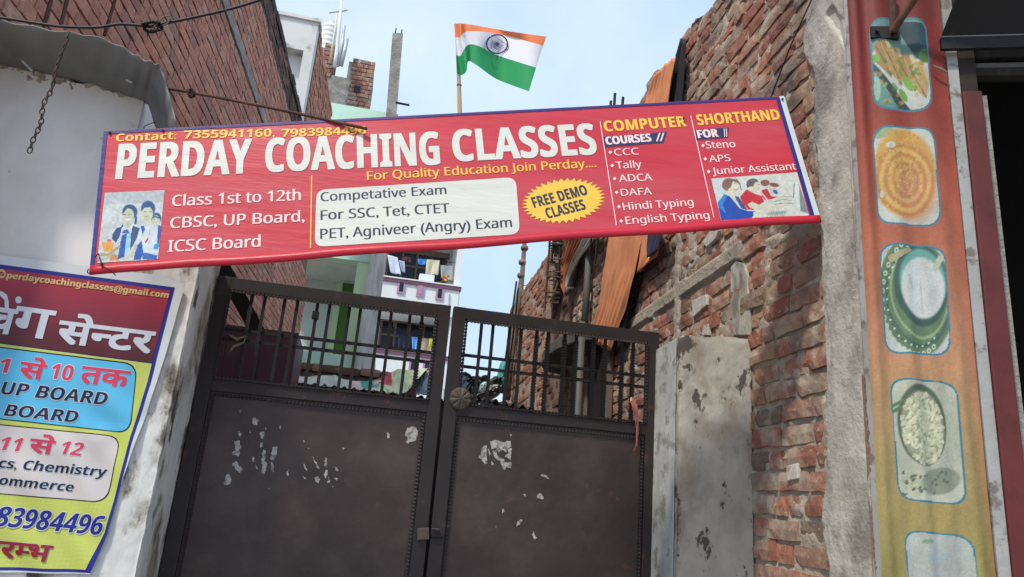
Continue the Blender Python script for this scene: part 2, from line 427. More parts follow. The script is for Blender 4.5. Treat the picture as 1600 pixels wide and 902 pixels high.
def ribbon(L, R, X=None, Y=None, n=40, w=14, folds=0, amp=0., nrmv=(-1, 0, 0), seed=0, crumple=0., far=None):
    """cloth between two pixel polylines on the plane X=c or Y=c, with lengthwise folds"""
    def samp(P, t):
        P = np.array(P, float); d = np.r_[0, np.cumsum(np.hypot(*(P[1:]-P[:-1]).T))]; d /= d[-1]; return np.array([np.interp(t, d, P[:, 0]), np.interp(t, d, P[:, 1])]).T
    T = np.linspace(0, 1, n); A = samp(L, T); B = samp(R, T); G = np.zeros((n, w, 3)); nv = np.array(nrmv, float)
    for j in range(n):
        for i in range(w):
            s_ = i/(w-1); p = A[j]*(1-s_)+B[j]*s_
            P = atX(p[0], p[1], X) if X is not None else atY(p[0], p[1], Y)
            G[j, i] = P+nv*(amp*math.sin(folds*2*math.pi*s_+.8*math.sin(3*T[j]+seed))+crumple*(fbm(s_*5+seed, T[j]*7, seed+5)-.5))
    return G
# ------------------------------------------------------------------ the materials of the place
M = {}
M['mortar'] = mat('mortar', (.42, .37, .30), .95, .35, 6, .9, 55, .01, dirt=((.10, .095, .085), 3, .5, .7, .7), dirt2=((.40, .37, .32), 11, .56, .66, .6))
M['mortar_dark'] = mat('mortar_dark', (.21, .13, .10), .95, .3, 8, .6, 60, .006)
M['concrete'] = mat('concrete', (.44, .42, .365), .93, .28, 5, .9, 60, .007, dirt=((.17, .15, .13), 4.5, .50, .64, .75), dirt2=((.52, .51, .48), 14, .58, .68, .6))
M['concrete_raw'] = mat('concrete_raw', (.27, .26, .235), .95, .35, 5, .8, 30, .02, dirt=((.45, .45, .43), 3, .5, .6, .6))
M['whitewash'] = mat('whitewash', (.78, .78, .77), .85, .10, 2.2, .25, 40, .003, dirt=((.14, .14, .14), 14, .655, .70, .75), dirt2=((.56, .56, .53), 3, .45, .65, .6), stretch=(1, 1, .6))
M['pillar_paint'] = mat('pillar_paint', (.66, .67, .65), .88, .2, 5, .5, 50, .004, dirt=((.24, .21, .155), 4.5, .49, .58, .85), dirt2=((.05, .045, .03), 9, .55, .63, .85), stretch=(1, 1, .5))
M['pillar_lower'] = mat('pillar_lower', (.58, .60, .60), .88, .12, 5, .4, 50, .004, dirt=((.22, .20, .16), 12, .585, .63, .8), stretch=(1, 1, .6))
M['pier'] = mat('pier', (.37, .355, .31), .9, .25, 7, .7, 50, .005, dirt=((.22, .185, .14), 5.2, .53, .63, .65), dirt2=((.05, .043, .035), 11, .565, .60, .9), stretch=(1, 1, .6))
M['pier_side'] = mat('pier_side', (.46, .48, .47), .85, .25, 8, .4, 50, .003, dirt=((.22, .20, .16), 9, .52, .60, .8))
M['chip'] = mat('plaster_chip', (.50, .48, .43), .9, .3, 30, .5, 60, .004, dirt=((.30, .2, .15), 25, .55, .65, .7))
M['post_dark'] = mat('dark_post', (.03, .022, .02), .9, .3, 8, .4, 60, .004)
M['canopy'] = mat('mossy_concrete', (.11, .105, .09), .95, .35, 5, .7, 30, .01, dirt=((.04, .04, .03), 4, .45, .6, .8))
M['mortar_patch'] = mat('old_plaster', (.46, .44, .39), .92, .35, 9, .8, 60, .006, dirt=((.12, .12, .09), 7, .50, .62, .8), stretch=(1, 1, .5))
M['asphalt'] = mat('dusty_road', (.30, .265, .22), .95, .2, 6, .6, 90, .01)
M['dust'] = mat('dust', (.30, .26, .21), .97, .3, 3, .6, 60, .01)
M['gate'] = mat('gate_paint', (.037, .0235, .0225), .46, .25, 5, .35, 3.2, .022, dirt=((.095, .072, .063), 2.6, .46, .72, .6), dirt2=((.11, .045, .036), 8, .655, .69, .6), spec=.45)
M['gate_frame'] = mat('gate_frame_paint', (.026, .0205, .021), .55, .22, 9, .3, 90, .0015, dirt=((.13, .05, .038), 9, .6, .68, .55), spec=.35)
M['iron'] = mat('iron', (.012, .011, .011), .6, .3, 20, .3, 120, .001)
M['rust'] = mat('rust', (.11, .055, .035), .85, .4, 20, .6, 150, .002, dirt=((.05, .03, .025), 15, .5, .6, .7))
M['black'] = mat('black_sheet', (.012, .013, .015), .6, .3, 4, .2, 30, .004, dirt=((.08, .075, .07), 5, .58, .72, .5))
M['sheet'] = mat('grey_sheet', (.19, .205, .21), .6, .25, 3, .2, 40, .003, dirt=((.15, .145, .14), 7, .62, .7, .5), dirt2=((.025, .025, .028), 2.5, .5, .7, .7))
M['cable'] = mat('cable', (.012, .012, .014), .5, .1, 20, .1)
M['bamboo'] = mat('bamboo', (.42, .33, .22), .6, .25, 30, .3, 90, .001, stretch=(1, 1, .3))
M['bamboo_old'] = mat('bamboo_old', (.20, .16, .12), .8, .35, 12, .4, 60, .003)
M['green_paint'] = mat('green_paint', (.54, .80, .64), .8, .08, 2, .2, 30, .003, dirt=((.30, .45, .36), 3, .6, .75, .3))
M['green_pale'] = mat('green_pale', (.60, .78, .50), .8, .08, 2, .1)
M['green_deep'] = mat('green_deep', (.10, .22, .05), .7, .08, 2, .1)
M['grey_wall'] = mat('grey_wall', (.62, .66, .64), .85, .08, 2, .1, dirt=((.33, .35, .32), 1.5, .5, .7, .5))
M['white_paint'] = mat('white_paint', (.72, .76, .78), .8, .06, 1.5, .15, 20, .004, dirt=((.5, .52, .55), 1.2, .6, .8, .35), stretch=(1, 1, .4))
M['white_old'] = mat('white_old', (.66, .68, .66), .88, .1, 1.2, .2, 20, .004, dirt=((.10, .10, .10), 2.6, .56, .68, .8), dirt2=((.4, .42, .4), 3, .5, .7, .5))
M['purple'] = mat('purple_trim', (.16, .075, .12), .7, .1, 4, .1)
M['vent_frame'] = mat('vent_frame', (.42, .25, .36), .7, .1, 4, .1)
M['dark_glass'] = mat('dark_opening', (.012, .018, .028), .35, .2, 2, 0)
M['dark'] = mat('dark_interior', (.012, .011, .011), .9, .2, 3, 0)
M['wood'] = mat('old_wood', (.16, .115, .09), .8, .2, 6, .2)
M['red_paint'] = mat('red_paint', (.11, .022, .022), .55, .2, 6, .25, 50, .002, dirt=((.05, .015, .014), 5, .52, .68, .7))
M['white_steel'] = mat('white_steel', (.36, .37, .36), .7, .25, 10, .4, 60, .003, dirt=((.10, .08, .06), 16, .54, .62, .8), dirt2=((.20, .19, .17), 5, .45, .65, .7))
M['maroon'] = mat('maroon_sheet', (.085, .030, .036), .5, .2, 3, .15, 40, .002, dirt=((.10, .05, .05), 6, .6, .7, .4))
M['pvc'] = mat('pvc', (.085, .085, .078), .6, .15, 8, .2)
M['tank'] = mat('tank', (.72, .74, .76), .45, .06, 4, .05)
M['galv'] = mat('galvanised', (.45, .48, .50), .45, .15, 9, .2, metal=.3)
M['steel_shiny'] = mat('grey_ridge', (.45, .45, .45), .35, .2, 20, .1, metal=.5)
M['leaf'] = mat('leaf', (.06, .12, .03), .7, .4, 20, .1)
M['print'] = mat('print', (1, 1, 1), .55, .10, 14, .12, 50, .001, attr='print')
M['print_cloth'] = mat('print_cloth', (1, 1, 1), .6, .12, 9, .25, 60, .002, attr='print', dirt=((.10, .08, .06), 22, .66, .72, .35))
BR = [(.33, .14, .10), (.35, .175, .125), (.29, .125, .09), (.31, .18, .13), (.25, .175, .135), (.36, .23, .16), (.36, .155, .10), (.20, .15, .12), (.30, .205, .155), (.32, .14, .105)]
BL_ = [(.56, .26, .18), (.60, .285, .20), (.53, .245, .165), (.48, .22, .155), (.56, .32, .23), (.46, .21, .155), (.60, .275, .19), (.40, .22, .165)]
M['brick_r'] = brickmat('weathered_brick', BR, (.46, .40, .32), .85, moss=((.045, .045, .04), 1.6, .53, .68, .75))
M['brick_l'] = brickmat('red_brick', BL_, (.26, .19, .15), .45, moss=((.06, .045, .04), 1.2, .6, .75, .5), mortar_scale=9)
M['brick_lt'] = brickmat('sooty_top_brick', [(.20, .10, .08), (.12, .08, .065), (.28, .13, .10), (.09, .07, .06)], (.16, .14, .12), .5, moss=((.05, .045, .04), 2, .45, .6, .7))
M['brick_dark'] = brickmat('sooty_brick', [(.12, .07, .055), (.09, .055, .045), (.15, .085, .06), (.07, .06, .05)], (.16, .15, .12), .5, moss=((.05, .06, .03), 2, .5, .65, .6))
M['brick_far'] = brickmat('orange_brick', [(.36, .17, .11), (.32, .14, .09), (.40, .22, .15), (.28, .12, .08)], (.30, .24, .18), .5)

# ------------------------------------------------------------------ ground
g = MB(); g.add([(-60, -60, 0), (60, -60, 0), (60, 120, 0), (-60, 120, 0)], [(0, 1, 2, 3)]); tag(obj('ground', g, M['dust']), kind='structure')
g = MB(); g.add([(-60, -7, .004), (60, -7, .004), (60, 1.7, .004), (-60, 1.7, .004)], [(0, 1, 2, 3)]); tag(obj('street', g, M['asphalt']), kind='structure')
g = MB(); g.add([(-.8, 3.1, .06), (1.3, 3.1, .06), (1.3, 11, .06), (-1.6, 11, .06), (-1.6, 3.4, .06)], [(0, 1, 2, 3, 4)]); tag(obj('alley_paving', g, M['concrete']), kind='structure')

GD = nrm(ray(6820, 1274)); GD[2] = 0; GD = nrm(GD)                 # direction of the gate and of every facade parallel to it
FD = -nrm(ray(-5873, 310)); FD[2] = 0; FD = nrm(FD)                # direction of the shop front on the right
GATE = Plane((.192, 3.3, 0), GD)
FRONT = Plane((1.49, 2.13, 0), FD)
WALLF = Plane((-.82, 2.9, 0), GD)
XR = 1.49; XL = -1.7

def in_sign(x, y): return 150 < x < 1270 and 208-.0518*(x-168) < y < 418-.0718*(x-140)
def vis_right(x, y):
    if in_sign(x, y): return False
    if x < 1025 and y > 640: return False
    if 1050 < x < 1172 and y > 525: return False
    return True
def vis_left(x, y):
    if in_sign(x, y) or x > 520: return False
    if y > 505+.2*(x-350) or (x < 340 and y > 200): return False
    if x < 250 and y > 60+.2*x: return False
    return True

# ------------------------------------------------------------------ right brick wall of the alley (near, rough) : Y 2.1 .. 6.4
rw = thing('brick_wall', 'rough weathered brick wall with crumbling mortar, running up the right side beside the gate', 'wall', (XR, 2.4, 0))
VR = brick_variants('brick', 14, 5, M['brick_r'], 1.25)
top_r = lambda Y: 4.40+.06*math.sin(Y*3.1)+.04*math.sin(Y*9)
yb = lambda z: 2.375+.02*math.sin(z*5)+.015*math.sin(z*17+1)
Pband0 = atX(989, 505, XR); Pband1 = atX(1141, 400, XR)            # a long concrete course
zb = (Pband0[2]+Pband1[2])/2
def keep_r(u, z):
    Y = u+0.
    if abs(z-zb) < .05 and Pband1[1]-.1 < Y: return False
    if z > top_r(Y)-.03: return False
    return True
masonry(rw, np.array([XR, 0, 0]), (-1, 0, 0), (.75, 4.45, lambda z: (yb(z), 6.4)), .0865, .225, .0745, 11, VR, M['brick_r'], vis_right, 300, .38, 1.0, (.003, .015), .05, keep_r)
# mortar: one displaced sheet, lumps of it stand proud of the bricks
ny, nz_ = 380, 420; Yg, Zg = np.meshgrid(np.linspace(2.30, 6.45, ny), np.linspace(.0, 4.42, nz_))
hm = .012-.014*fbm(Yg*26, Zg*30, 3, 4)
hm = hm-.012*sstep(.60, .72, fbm(Yg*5, Zg*8, 20, 5))*(.4+1.0*fbm(Yg*34, Zg*40, 33, 3))-.005*sstep(.60, .75, fbm(Yg*14, Zg*18, 30, 4))
hm = np.where((np.abs(Zg-zb+.01*vn(Yg*8, Zg*0, 4)) < .044) & (Yg > Pband1[1]-.12), -.010-.012*fbm(Yg*20, Zg*30, 8), hm)
pv = atX(1060, 450, XR); hm = np.where(np.abs(Yg-pv[1]+.02*vn(Zg*6, Yg*0, 9)) < .035, -.008-.016*fbm(Yg*25, Zg*25, 12), hm)
hm = hm-.022*sstep(.07, .0, Yg-np.vectorize(yb)(Zg))*fbm(Yg*25, Zg*25, 14)*1.3
mb = MB(); mb.grid(np.stack([XR+hm, Yg, np.minimum(Zg, np.vectorize(top_r)(Yg)-.02)], -1)); mb.f = [f[::-1] for f in mb.f]
obj('mortar_bed', mb, M['mortar'], rw, smooth=True)
mb = MB(); mb.bb(XR+.03, XR+.25, 2.30, 6.4, 0, 4.34); obj('wall_core', mb, M['mortar_dark'], rw)
# old plaster remnant above the pier and a few chips
q = [(1141, 418), (1150, 408), (1163, 414), (1167, 430), (1170, 470), (1171, 524), (1146, 524), (1141, 480)]
mb = MB(); mb.prism([atX(x, y, XR-.014) for x, y in q], (.014, 0, 0)); obj('plaster_patch', mb, M['mortar_patch'], rw, bevel=.004)
for q in ([(1097, 378), (1108, 362), (1122, 360), (1117, 374), (1103, 386)], [(1080, 470), (1102, 460), (1104, 476), (1082, 496)], [(1098, 508), (1106, 506), (1106, 524), (1096, 524)], [(1228, 728), (1245, 724), (1246, 748), (1229, 752)]):
    mb = MB(); mb.prism([atX(x, y, XR-.020) for x, y in q], (.02, 0, 0)); obj('plaster_chip', mb, M['chip'], rw, bevel=.003)
mb = MB(); a = [atX(x, y, XR-.05) for x, y in ((1268, 0), (1236, 70), (1215, 125), (1198, 170))]; mb.tube(a, .003, 5); obj('wire', mb, M['iron'], rw)

# ------------------------------------------------------------------ sooty far part of the right wall and the orange end wall
rw2 = thing('brick_wall', 'dark sooty brick wall behind the concrete door canopy, mossy and stained', 'wall', (XR, 6.4, 0))
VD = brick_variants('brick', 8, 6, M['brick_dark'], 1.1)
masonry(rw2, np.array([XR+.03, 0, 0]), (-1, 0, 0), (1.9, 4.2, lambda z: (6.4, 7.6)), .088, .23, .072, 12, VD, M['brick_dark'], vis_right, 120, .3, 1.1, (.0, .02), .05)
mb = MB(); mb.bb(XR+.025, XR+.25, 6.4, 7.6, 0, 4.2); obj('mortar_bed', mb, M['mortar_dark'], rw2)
rw3 = thing('brick_wall', 'pale orange brick wall farthest down the alley on the right, beside the bamboo pole', 'wall', (XR, 7.6, 0))
VF_ = brick_variants('brick', 8, 7, M['brick_far'], 1.1)
masonry(rw3, np.array([XR, 0, 0]), (-1, 0, 0), (1.9, 4.25, lambda z: (7.6, 10.6)), .088, .23, .072, 13, VF_, M['brick_far'], vis_right, 250, .3, 1.1, (.0, .02), .05)
mb = MB(); mb.bb(XR-.001, XR+.25, 7.6, 10.6, 0, 4.2); obj('mortar_bed', mb, M['mortar'], rw3)

# ------------------------------------------------------------------ left brick building
lw = thing('brick_building', 'tall building with unplastered red brick side wall and a concrete band, left of the alley', 'building', (XL, 3, 0))
VL = brick_variants('brick', 12, 8, M['brick_l'], .7)
zband = 5.06
masonry(lw, np.array([XL, 0, 0]), (1, 0, 0), (2.3, 5.76, lambda z: (-9.1 if z > 4.7 else -12.1, -2.5)), .0795, .228, .0700, 21, VL, M['brick_l'], vis_left, 300, .35, .6, (.000, .005), .045, lambda u, z: abs(z-zband) > .055, gap=.004, tilt=.45)
ny, nz_ = 260, 110; Yg, Zg = np.meshgrid(np.linspace(2.5, 9.1, ny), np.linspace(0, 6.12, nz_))
mb = MB(); mb.grid(np.stack([XL-.014+.010*fbm(Yg*6, Zg*9, 40), Yg, Zg], -1)); obj('mortar_bed', mb, M['mortar_dark'], lw, smooth=True)
masonry(lw, np.array([XL, 0, 0]), (1, 0, 0), (5.7595, 6.1, lambda z: (-9.1, -2.5)), .0795, .228, .0700, 22, VL, M['brick_lt'], vis_left, 0, .35, .8, (.000, .010), .045)
mb = MB(); mb.bb(XL-3, XL-.03, 2.5, 9.08, 0, 6.10); mb.bb(XL-3, XL-.012, 9.12, 12.1, 0, 4.8); obj('wall_core', mb, M['mortar_dark'], lw)
Yb = np.linspace(2.5, 9.1, 220); G = np.zeros((4, 220, 3))
for j, (dz, dx) in enumerate(((-.05, 0), (-.045, .02), (.045, .02), (.05, 0))):
    G[j] = np.stack([XL+dx+.012*fbm(Yb*9, Yb*0+j, 41)-.012, Yb, zband+dz*(1+.35*(fbm(Yb*7, Yb*0+5*j, 42)-.5))], -1)
mb = MB(); mb.grid(G); obj('concrete_band', mb, M['concrete_raw'], lw)
mb = MB()
rs = random.Random(4); Y = 2.5
while Y < 9.05: w_ = rs.uniform(.18, .26); mb.bb(XL-.24, XL+.012+rs.uniform(-.01, .012), Y, Y+w_-.01, 6.06, 6.15+rs.uniform(-.015, .02)); Y += w_
obj('coping', mb, M['brick_dark'], lw)
for y0, y1 in (((80, 0), (68, 42)), ((105, 0), (95, 40)), ((180, 0), (163, 56))):
    mb = MB(); mb.tube([atX(*y0, XL+.08), atX(*y1, XL+.08)], .008, 6); obj('rebar', mb, M['rust'], lw)

# second, taller building whose brick side shows as a spike; white front
c0 = atX(497, 30, XL); ztop = c0[2]
wb = thing('white_building', 'old white plastered upper storey with black mould, above the red brick wall', 'building', (XL, 9.15, 0))
VS = brick_variants('brick', 6, 9, M['brick_l'], .9)
masonry(wb, np.array([XL, 0, 0]), (1, 0, 0), (5.9, ztop, lambda z: (-11.7, -9.35)), .088, .23, .072, 23, VS, M['brick_l'], lambda x, y: vis_left(x, y), 220, .3, 1, (.0, .015), .05)
mb = MB(); mb.bb(XL-.3, XL-.006, 9.35, 11.7, 0, ztop-.02); obj('side_wall', mb, M['mortar_dark'], wb)
PW = Plane((XL, 9.12, 0), GD)
def wpoly(mb, P, q, ext, m=0): mb.prism([P.px(x, y) for x, y in q], ext, m)
mb = MB(); u0 = -2.6
def wbox(mb, P, u0, u1, z0, z1, d0, d1, m=0):
    mb.box(P.P((u0+u1)/2, (z0+z1)/2, -(d0+d1)/2), P.U*(u1-u0)/2, P.V*(z1-z0)/2, P.N*(d1-d0)/2, m)
zl = PW.p2(470, 78)[1]
wbox(mb, PW, -3.2, 0, zl, ztop, 0, .25); uA = PW.p2(474, 82)[0]; wbox(mb, PW, uA, 0, 4, zl-.001, 0, .25); wbox(mb, PW, -3.2, -2.4, 4, zl-.001, 0, .25)
obj('front_wall', mb, M['white_old'], wb)
mb = MB(); wbox(mb, PW, -2.4, uA, 4, zl, .16, .22); obj('recess_wall', mb, M['grey_wall'], wb)
mb = MB(); wbox(mb, PW, -3.2, .03, ztop, ztop+.05, -.03, .28); obj('parapet_cap', mb, M['white_old'], wb)

def plaster(path, z0, z1, seed, step=.007, chip=.016, rough=.004, lean=0.):
    """plastered faces following a plan path, with bruised corners and an uneven top edge"""
    P_ = [np.array(p, float) for p in path]; pts = []; cd_ = []
    L_ = [np.linalg.norm(b-a) for a, b in zip(P_, P_[1:])]; cum = np.r_[0, np.cumsum(L_)]
    for i, (a, b) in enumerate(zip(P_, P_[1:])):
        n = max(2, int(L_[i]/step)); e = (b-a)/L_[i]; nn = np.array([e[1], -e[0]])
        for k in range(n+(i == len(L_)-1)): pts.append((a+(b-a)*k/n, nn, cum[i]+L_[i]*k/n))
    zs = np.linspace(z0, z1, int((z1-z0)/step/1.4)); G = np.zeros((len(zs), len(pts), 3)); S_ = np.array([p[2] for p in pts]); B = np.array([p[0] for p in pts]); NN = np.array([p[1] for p in pts])
    dc = np.min([np.abs(S_-c) for c in cum[1:-1]], 0)
    for j, z in enumerate(zs):
        o_ = rough*(fbm(S_*30, z*30+S_*0, seed)-.5)*2+.004*(fbm(S_*5, z*5+S_*0, seed+1)-.5)*2
        cn = sstep(.50, .72, fbm(S_*0+z*16, S_*6, seed+2)); o_ = o_-chip*(.2+cn)*np.exp(-(dc/(.006+.02*cn))**2)
        tp_ = np.exp(-((z1-z)/.018)**2); o_ = o_-.012*tp_*fbm(S_*22, S_*0+z*30, seed+3)
        G[j, :, :2] = B+NN*o_[:, None]; G[j, :, 2] = z-.014*tp_*fbm(S_*16, S_*0, seed+4)
    mb = MB(); mb.grid(G); return mb
# ------------------------------------------------------------------ front plastered wall on the left with its gate pillar
fw = thing('plastered_wall', 'whitewashed front wall on the left with ragged top edge and stained gate pillar', 'wall', (-1.5, 2.9, 0))
P = WALLF
rs = random.Random(2); tp = []
for k in range(41):
    u = -2.2+k*(1.86/40); tp.append((u, 2.99+.018*rs.random()+.012*math.sin(k*.9)+(.03 if k < 16 else 0)-.02*(k > 33)))
pts = [P.P(-2.2, 0)]+[P.P(-.34, 0)]+[P.P(u, z) for u, z in tp[::-1]]
mb = MB(); mb.prism(pts, -P.N*.3); obj('wall_face', mb, M['whitewash'], fw)
q_ = [P.P(-.342, 0, .006)[:2], P.P(0, 0, .006)[:2], P.P(0, 0, -.36)[:2]]
obj('pillar', plaster(q_, 1.0, 2.43, 101, chip=.004, rough=.0025), M['pillar_paint'], fw, smooth=True)
mb = MB(); wbox(mb, P, -.342, -.022, 0, 2.405, .018, .36); wbox(mb, P, -.342, .004, 0, 1.01, -.008, .36); obj('pillar_core', mb, M['pillar_paint'], fw)
mb = MB()
for k in range(520):
    u = rs.uniform(-2.2, -.34); c = P.P(u, 2.985+rs.gauss(0, .012)-.012*(u > -.8), rs.uniform(-.10, .004)); s = rs.uniform(.004, .016); ax = nrm([rs.gauss(0, 1) for _ in range(3)]); b_ = nrm(np.cross(ax, [rs.gauss(0, 1) for _ in range(3)])); mb.box(c, ax*s*1.5, b_*s, np.cross(ax, b_)*s*.7)
o = obj('broken_top', mb, M['mortar'], fw); o['kind'] = 'stuff'

# ------------------------------------------------------------------ pier on the right of the gate
A = atX(1175, 700, XR-.005); zt = A[2]; dA = np.array([-.949, .315, 0]); 
zt = onp(1115, 524, np.cross(dA, (0, 0, 1)), A)[2]
Bp = onp(1060, 700, np.cross(dA, (0, 0, 1)), A)
ft = [(A[0], A[1]), (Bp[0], Bp[1]), (Bp[0], Bp[1]+.34), (XR-.005, Bp[1]+.34)]
pr = thing('gate_pier', 'square plastered gate pier with brown peeling patches, right of the gate', 'pier', (Bp[0]+.1, Bp[1]+.1, 0))
f3 = [np.array((x, y, 0)) for x, y in ft]; cen_ = (f3[0]+f3[1]+f3[2]+f3[3])/4
mb = MB(); g3 = [p+(cen_-p)*.10 for p in f3]; mb.add([*g3, *[p+np.array((0, 0, zt-.012)) for p in g3]], [(0, 4, 5, 1), (1, 5, 6, 2), (2, 6, 7, 3), (3, 7, 4, 0), (4, 7, 6, 5)])
mb.add([*f3, *[p+np.array((0, 0, 1.0)) for p in f3]], [(0, 4, 5, 1), (1, 5, 6, 2), (2, 6, 7, 3), (3, 7, 4, 0), (4, 7, 6, 5)]); obj('pier_core', mb, M['pier'], pr)
obj('pier_body', plaster([f3[2][:2], f3[1][:2], f3[0][:2]], .99, zt, 121, chip=.014), M['pier'], pr, smooth=True)
mb = MB(); mb.prism([f3[1]+np.array((-.008, .030, 0)), f3[2]+np.array((-.008, 0, 0)), f3[2]+np.array((-.008, 0, zt-.02)), f3[1]+np.array((-.008, .030, zt-.02))], (.004, 0, 0)); obj('painted_side', mb, M['pier_side'], pr)

# ------------------------------------------------------------------ corner column of the shop + shop front
sh = thing('shop_building', 'shop building at the right edge with bare concrete corner column and dark opening', 'building', (1.9, 2.0, 0))
nz_, ny = 420, 60; Zg, Sg = np.meshgrid(np.linspace(.0, 4.6, nz_), np.linspace(0, 1, ny), indexing='ij')
ybv = np.vectorize(yb)(Zg)
wide = .008+.022*(fbm(Zg*5, Zg*0, 50)-.5)+.09*np.exp(-((Zg-3.42)/.16)**2)+.03*np.exp(-((Zg-1.5)/.3)**2)
Yc = 2.13+Sg*(ybv+wide-2.13)
hx = -.034+.006*(1-fbm(Yc*30, Zg*18, 51))+.004*np.sin(Zg*3)
crack = np.abs((Yc-2.20)-(Zg-3.40)*.45-.02*vn(Zg*14, Zg*0, 53)); hx = hx+.045*sstep(.035, .005, crack)*((Zg > 3.0) & (Zg < 3.42))*fbm(Yc*30, Zg*30, 54)*1.6
hx = hx+.04*sstep(.82, 1.0, Sg+.10*(fbm(Yc*26, Zg*26, 55)-.5))
hx[:, 0] = -.036
mb = MB(); G = np.stack([XR+hx, Yc, Zg], -1); mb.grid(G)
obj('corner_column', mb, M['concrete'], sh, smooth=True)
E0 = FRONT.p2(1378, 400)
# front skin of column (edge) and wall behind banner
mb = MB(); mb.bb(XR-.02, XR+.28, 2.135, 2.36, 0, 4.6); obj('column_core', mb, M['concrete'], sh)
ue = (np.array([XR-.036, 2.13, 0])-FRONT.O).dot(FRONT.U)
mb = MB(); wbox(mb, FRONT, ue, .315, 0, 4.6, .0, .12); obj('front_plaster', mb, M['concrete'], sh)
# crumbling dark edge, low down beside the banner
nz_, ny = 240, 22; G = np.zeros((nz_, ny, 3))
for a_ in range(nz_):
    z = 1.0+.98*a_/(nz_-1); wd = .010+.030*float(fbm(z*14, 0, 57))*float(sstep(1.98, 1.75, z))
    for b_ in range(ny):
        s_ = b_/(ny-1); G[a_, b_] = FRONT.P(ue-.004+wd*s_, z, (.004+.020*float(fbm(z*60, s_*6, 58)))*math.sin(math.pi*min(1, s_*1.1+.02))-.002)
mb = MB(); mb.grid(G); obj('crumbled_edge', mb, M['mortar_dark'], sh)
uS = FRONT.p2(1480, 80)[0]; uS2 = FRONT.p2(1560, 800)[0]
mb = MB(); wbox(mb, FRONT, uS-.012, uS+.022, 0, 4.6, -.02, .05); obj('white_strip', mb, M['white_steel'], sh)
uR0 = uS+.024; uR1 = uR0+.062
mb = MB(); wbox(mb, FRONT, uR0, uR1, 0, 2.99, -.03, .06); obj('red_post', mb, M['red_paint'], sh, bevel=.004)
mb = MB(); wbox(mb, FRONT, uR1+.002, uR1+.036, 0, 3.0, .02, .15); obj('concrete_jamb', mb, M['concrete_raw'], sh)
mb = MB(); wbox(mb, FRONT, uR0, uR0+.058, 2.992, 4.6, -.01, .12); obj('upper_post', mb, M['post_dark'], sh)  # near-black piece continuing upward from the top of the red post
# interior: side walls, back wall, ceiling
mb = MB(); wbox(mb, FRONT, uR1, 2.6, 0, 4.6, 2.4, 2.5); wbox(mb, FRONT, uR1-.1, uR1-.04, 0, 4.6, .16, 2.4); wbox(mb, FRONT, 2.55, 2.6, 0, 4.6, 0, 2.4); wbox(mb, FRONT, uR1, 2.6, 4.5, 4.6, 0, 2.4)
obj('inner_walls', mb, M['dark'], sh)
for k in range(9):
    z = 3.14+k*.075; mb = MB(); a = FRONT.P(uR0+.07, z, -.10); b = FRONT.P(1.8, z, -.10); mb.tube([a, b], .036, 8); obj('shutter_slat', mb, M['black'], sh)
aw = thing('awning', 'black sheet metal awning over the dark shop opening, top right corner', 'awning', FRONT.P(.5, 3.2, .1))
pl = [FRONT.P(.27, 3.185, .05), FRONT.P(1.7, 3.185, .05), FRONT.P(1.7, 3.75, .55), FRONT.P(.42, 3.75, .55)]
mb = MB(); mb.prism(pl, FRONT.N*-.008); obj('roof_sheet', mb, M['black'], aw)
mb = MB(); mb.box((pl[0]+pl[1])/2+np.array([0, 0, -.022]), (pl[1]-pl[0])/2, (0, 0, .022), FRONT.N*.008); obj('front_lip', mb, M['black'], aw)
mb = MB(); mb.box((pl[0]+pl[1])/2+np.array([0, 0, .003])+FRONT.N*.006, (pl[1]-pl[0])/2, (0, 0, .002), FRONT.N*.006); obj('lip_edge', mb, M['sheet'], aw)

# pipe bracket holding the awning frame
pb = thing('pipe_bracket', 'two rusty pipes welded to a wall plate over the topmost food picture', 'bracket', FRONT.px(1380, 57))
mb = MB(); mb.prism([FRONT.px(x, y, .03) for x, y in ((1357, 49), (1401, 49), (1401, 68), (1358, 66))], FRONT.N*-.012); obj('wall_plate', mb, M['iron'], pb)
mb = MB(); mb.tube([FRONT.px(1392, 60, .03), FRONT.px(1384, -12, .06)], .0125, 10); obj('pipe', mb, M['rust'], pb)
mb = MB(); mb.tube([FRONT.px(1388, 61, .045), FRONT.px(1412, 30, .12), FRONT.px(1446, -14, .22)], .0135, 10); obj('pipe', mb, M['rust'], pb)
mb = MB(); c = FRONT.px(1366, 58, .034); mb.tube([c, c+FRONT.N*.01], .008, 6); obj('bolt', mb, M['iron'], pb)
# ------------------------------------------------------------------ the coaching signboard
sd_ = nrm(ray(10920, -352)); su_ = nrm(ray(513, -2470))
SIGN = Plane(atY(140, 422, 2.5), sd_, su_)
sg = thing('signboard', 'long red coaching class signboard with white lettering hung tilted above the gate', 'signboard', SIGN.O)
W1, H1 = 2.536, .536
vinyl = lambda n, c, **k: mat(n, tuple(float(x)*.92 for x in lin(c)), .42, .08, 3, .22, 6, .010, spec=.4, stretch=(.7, .7, 4.5), **k)
S = {'red': vinyl('sign_red', (196, 46, 62), dirt=((.50, .14, .16), 1.3, .45, .7, .35), dirt2=((.30, .06, .07), 20, .66, .72, .35)), 'red2': vinyl('sign_red_fold', (190, 30, 52)), 'blue': vinyl('sign_blue', (38, 44, 120)), 'white': vinyl('sign_white', (214, 216, 206)),
     'yellow': vinyl('sign_yellow', (243, 196, 72)), 'cream': vinyl('sign_cream', (250, 214, 210)), 'navy': vinyl('sign_navy', (40, 52, 92)), 'ink': vinyl('sign_ink', (42, 50, 70)), 'edge': vinyl('sign_margin', (205, 214, 218))}
mb = MB(); mb.box(SIGN.P(W1/2, H1/2, -.013), SIGN.U*W1/2, SIGN.V*H1/2, SIGN.N*.012); obj('board', mb, S['red'], sg)
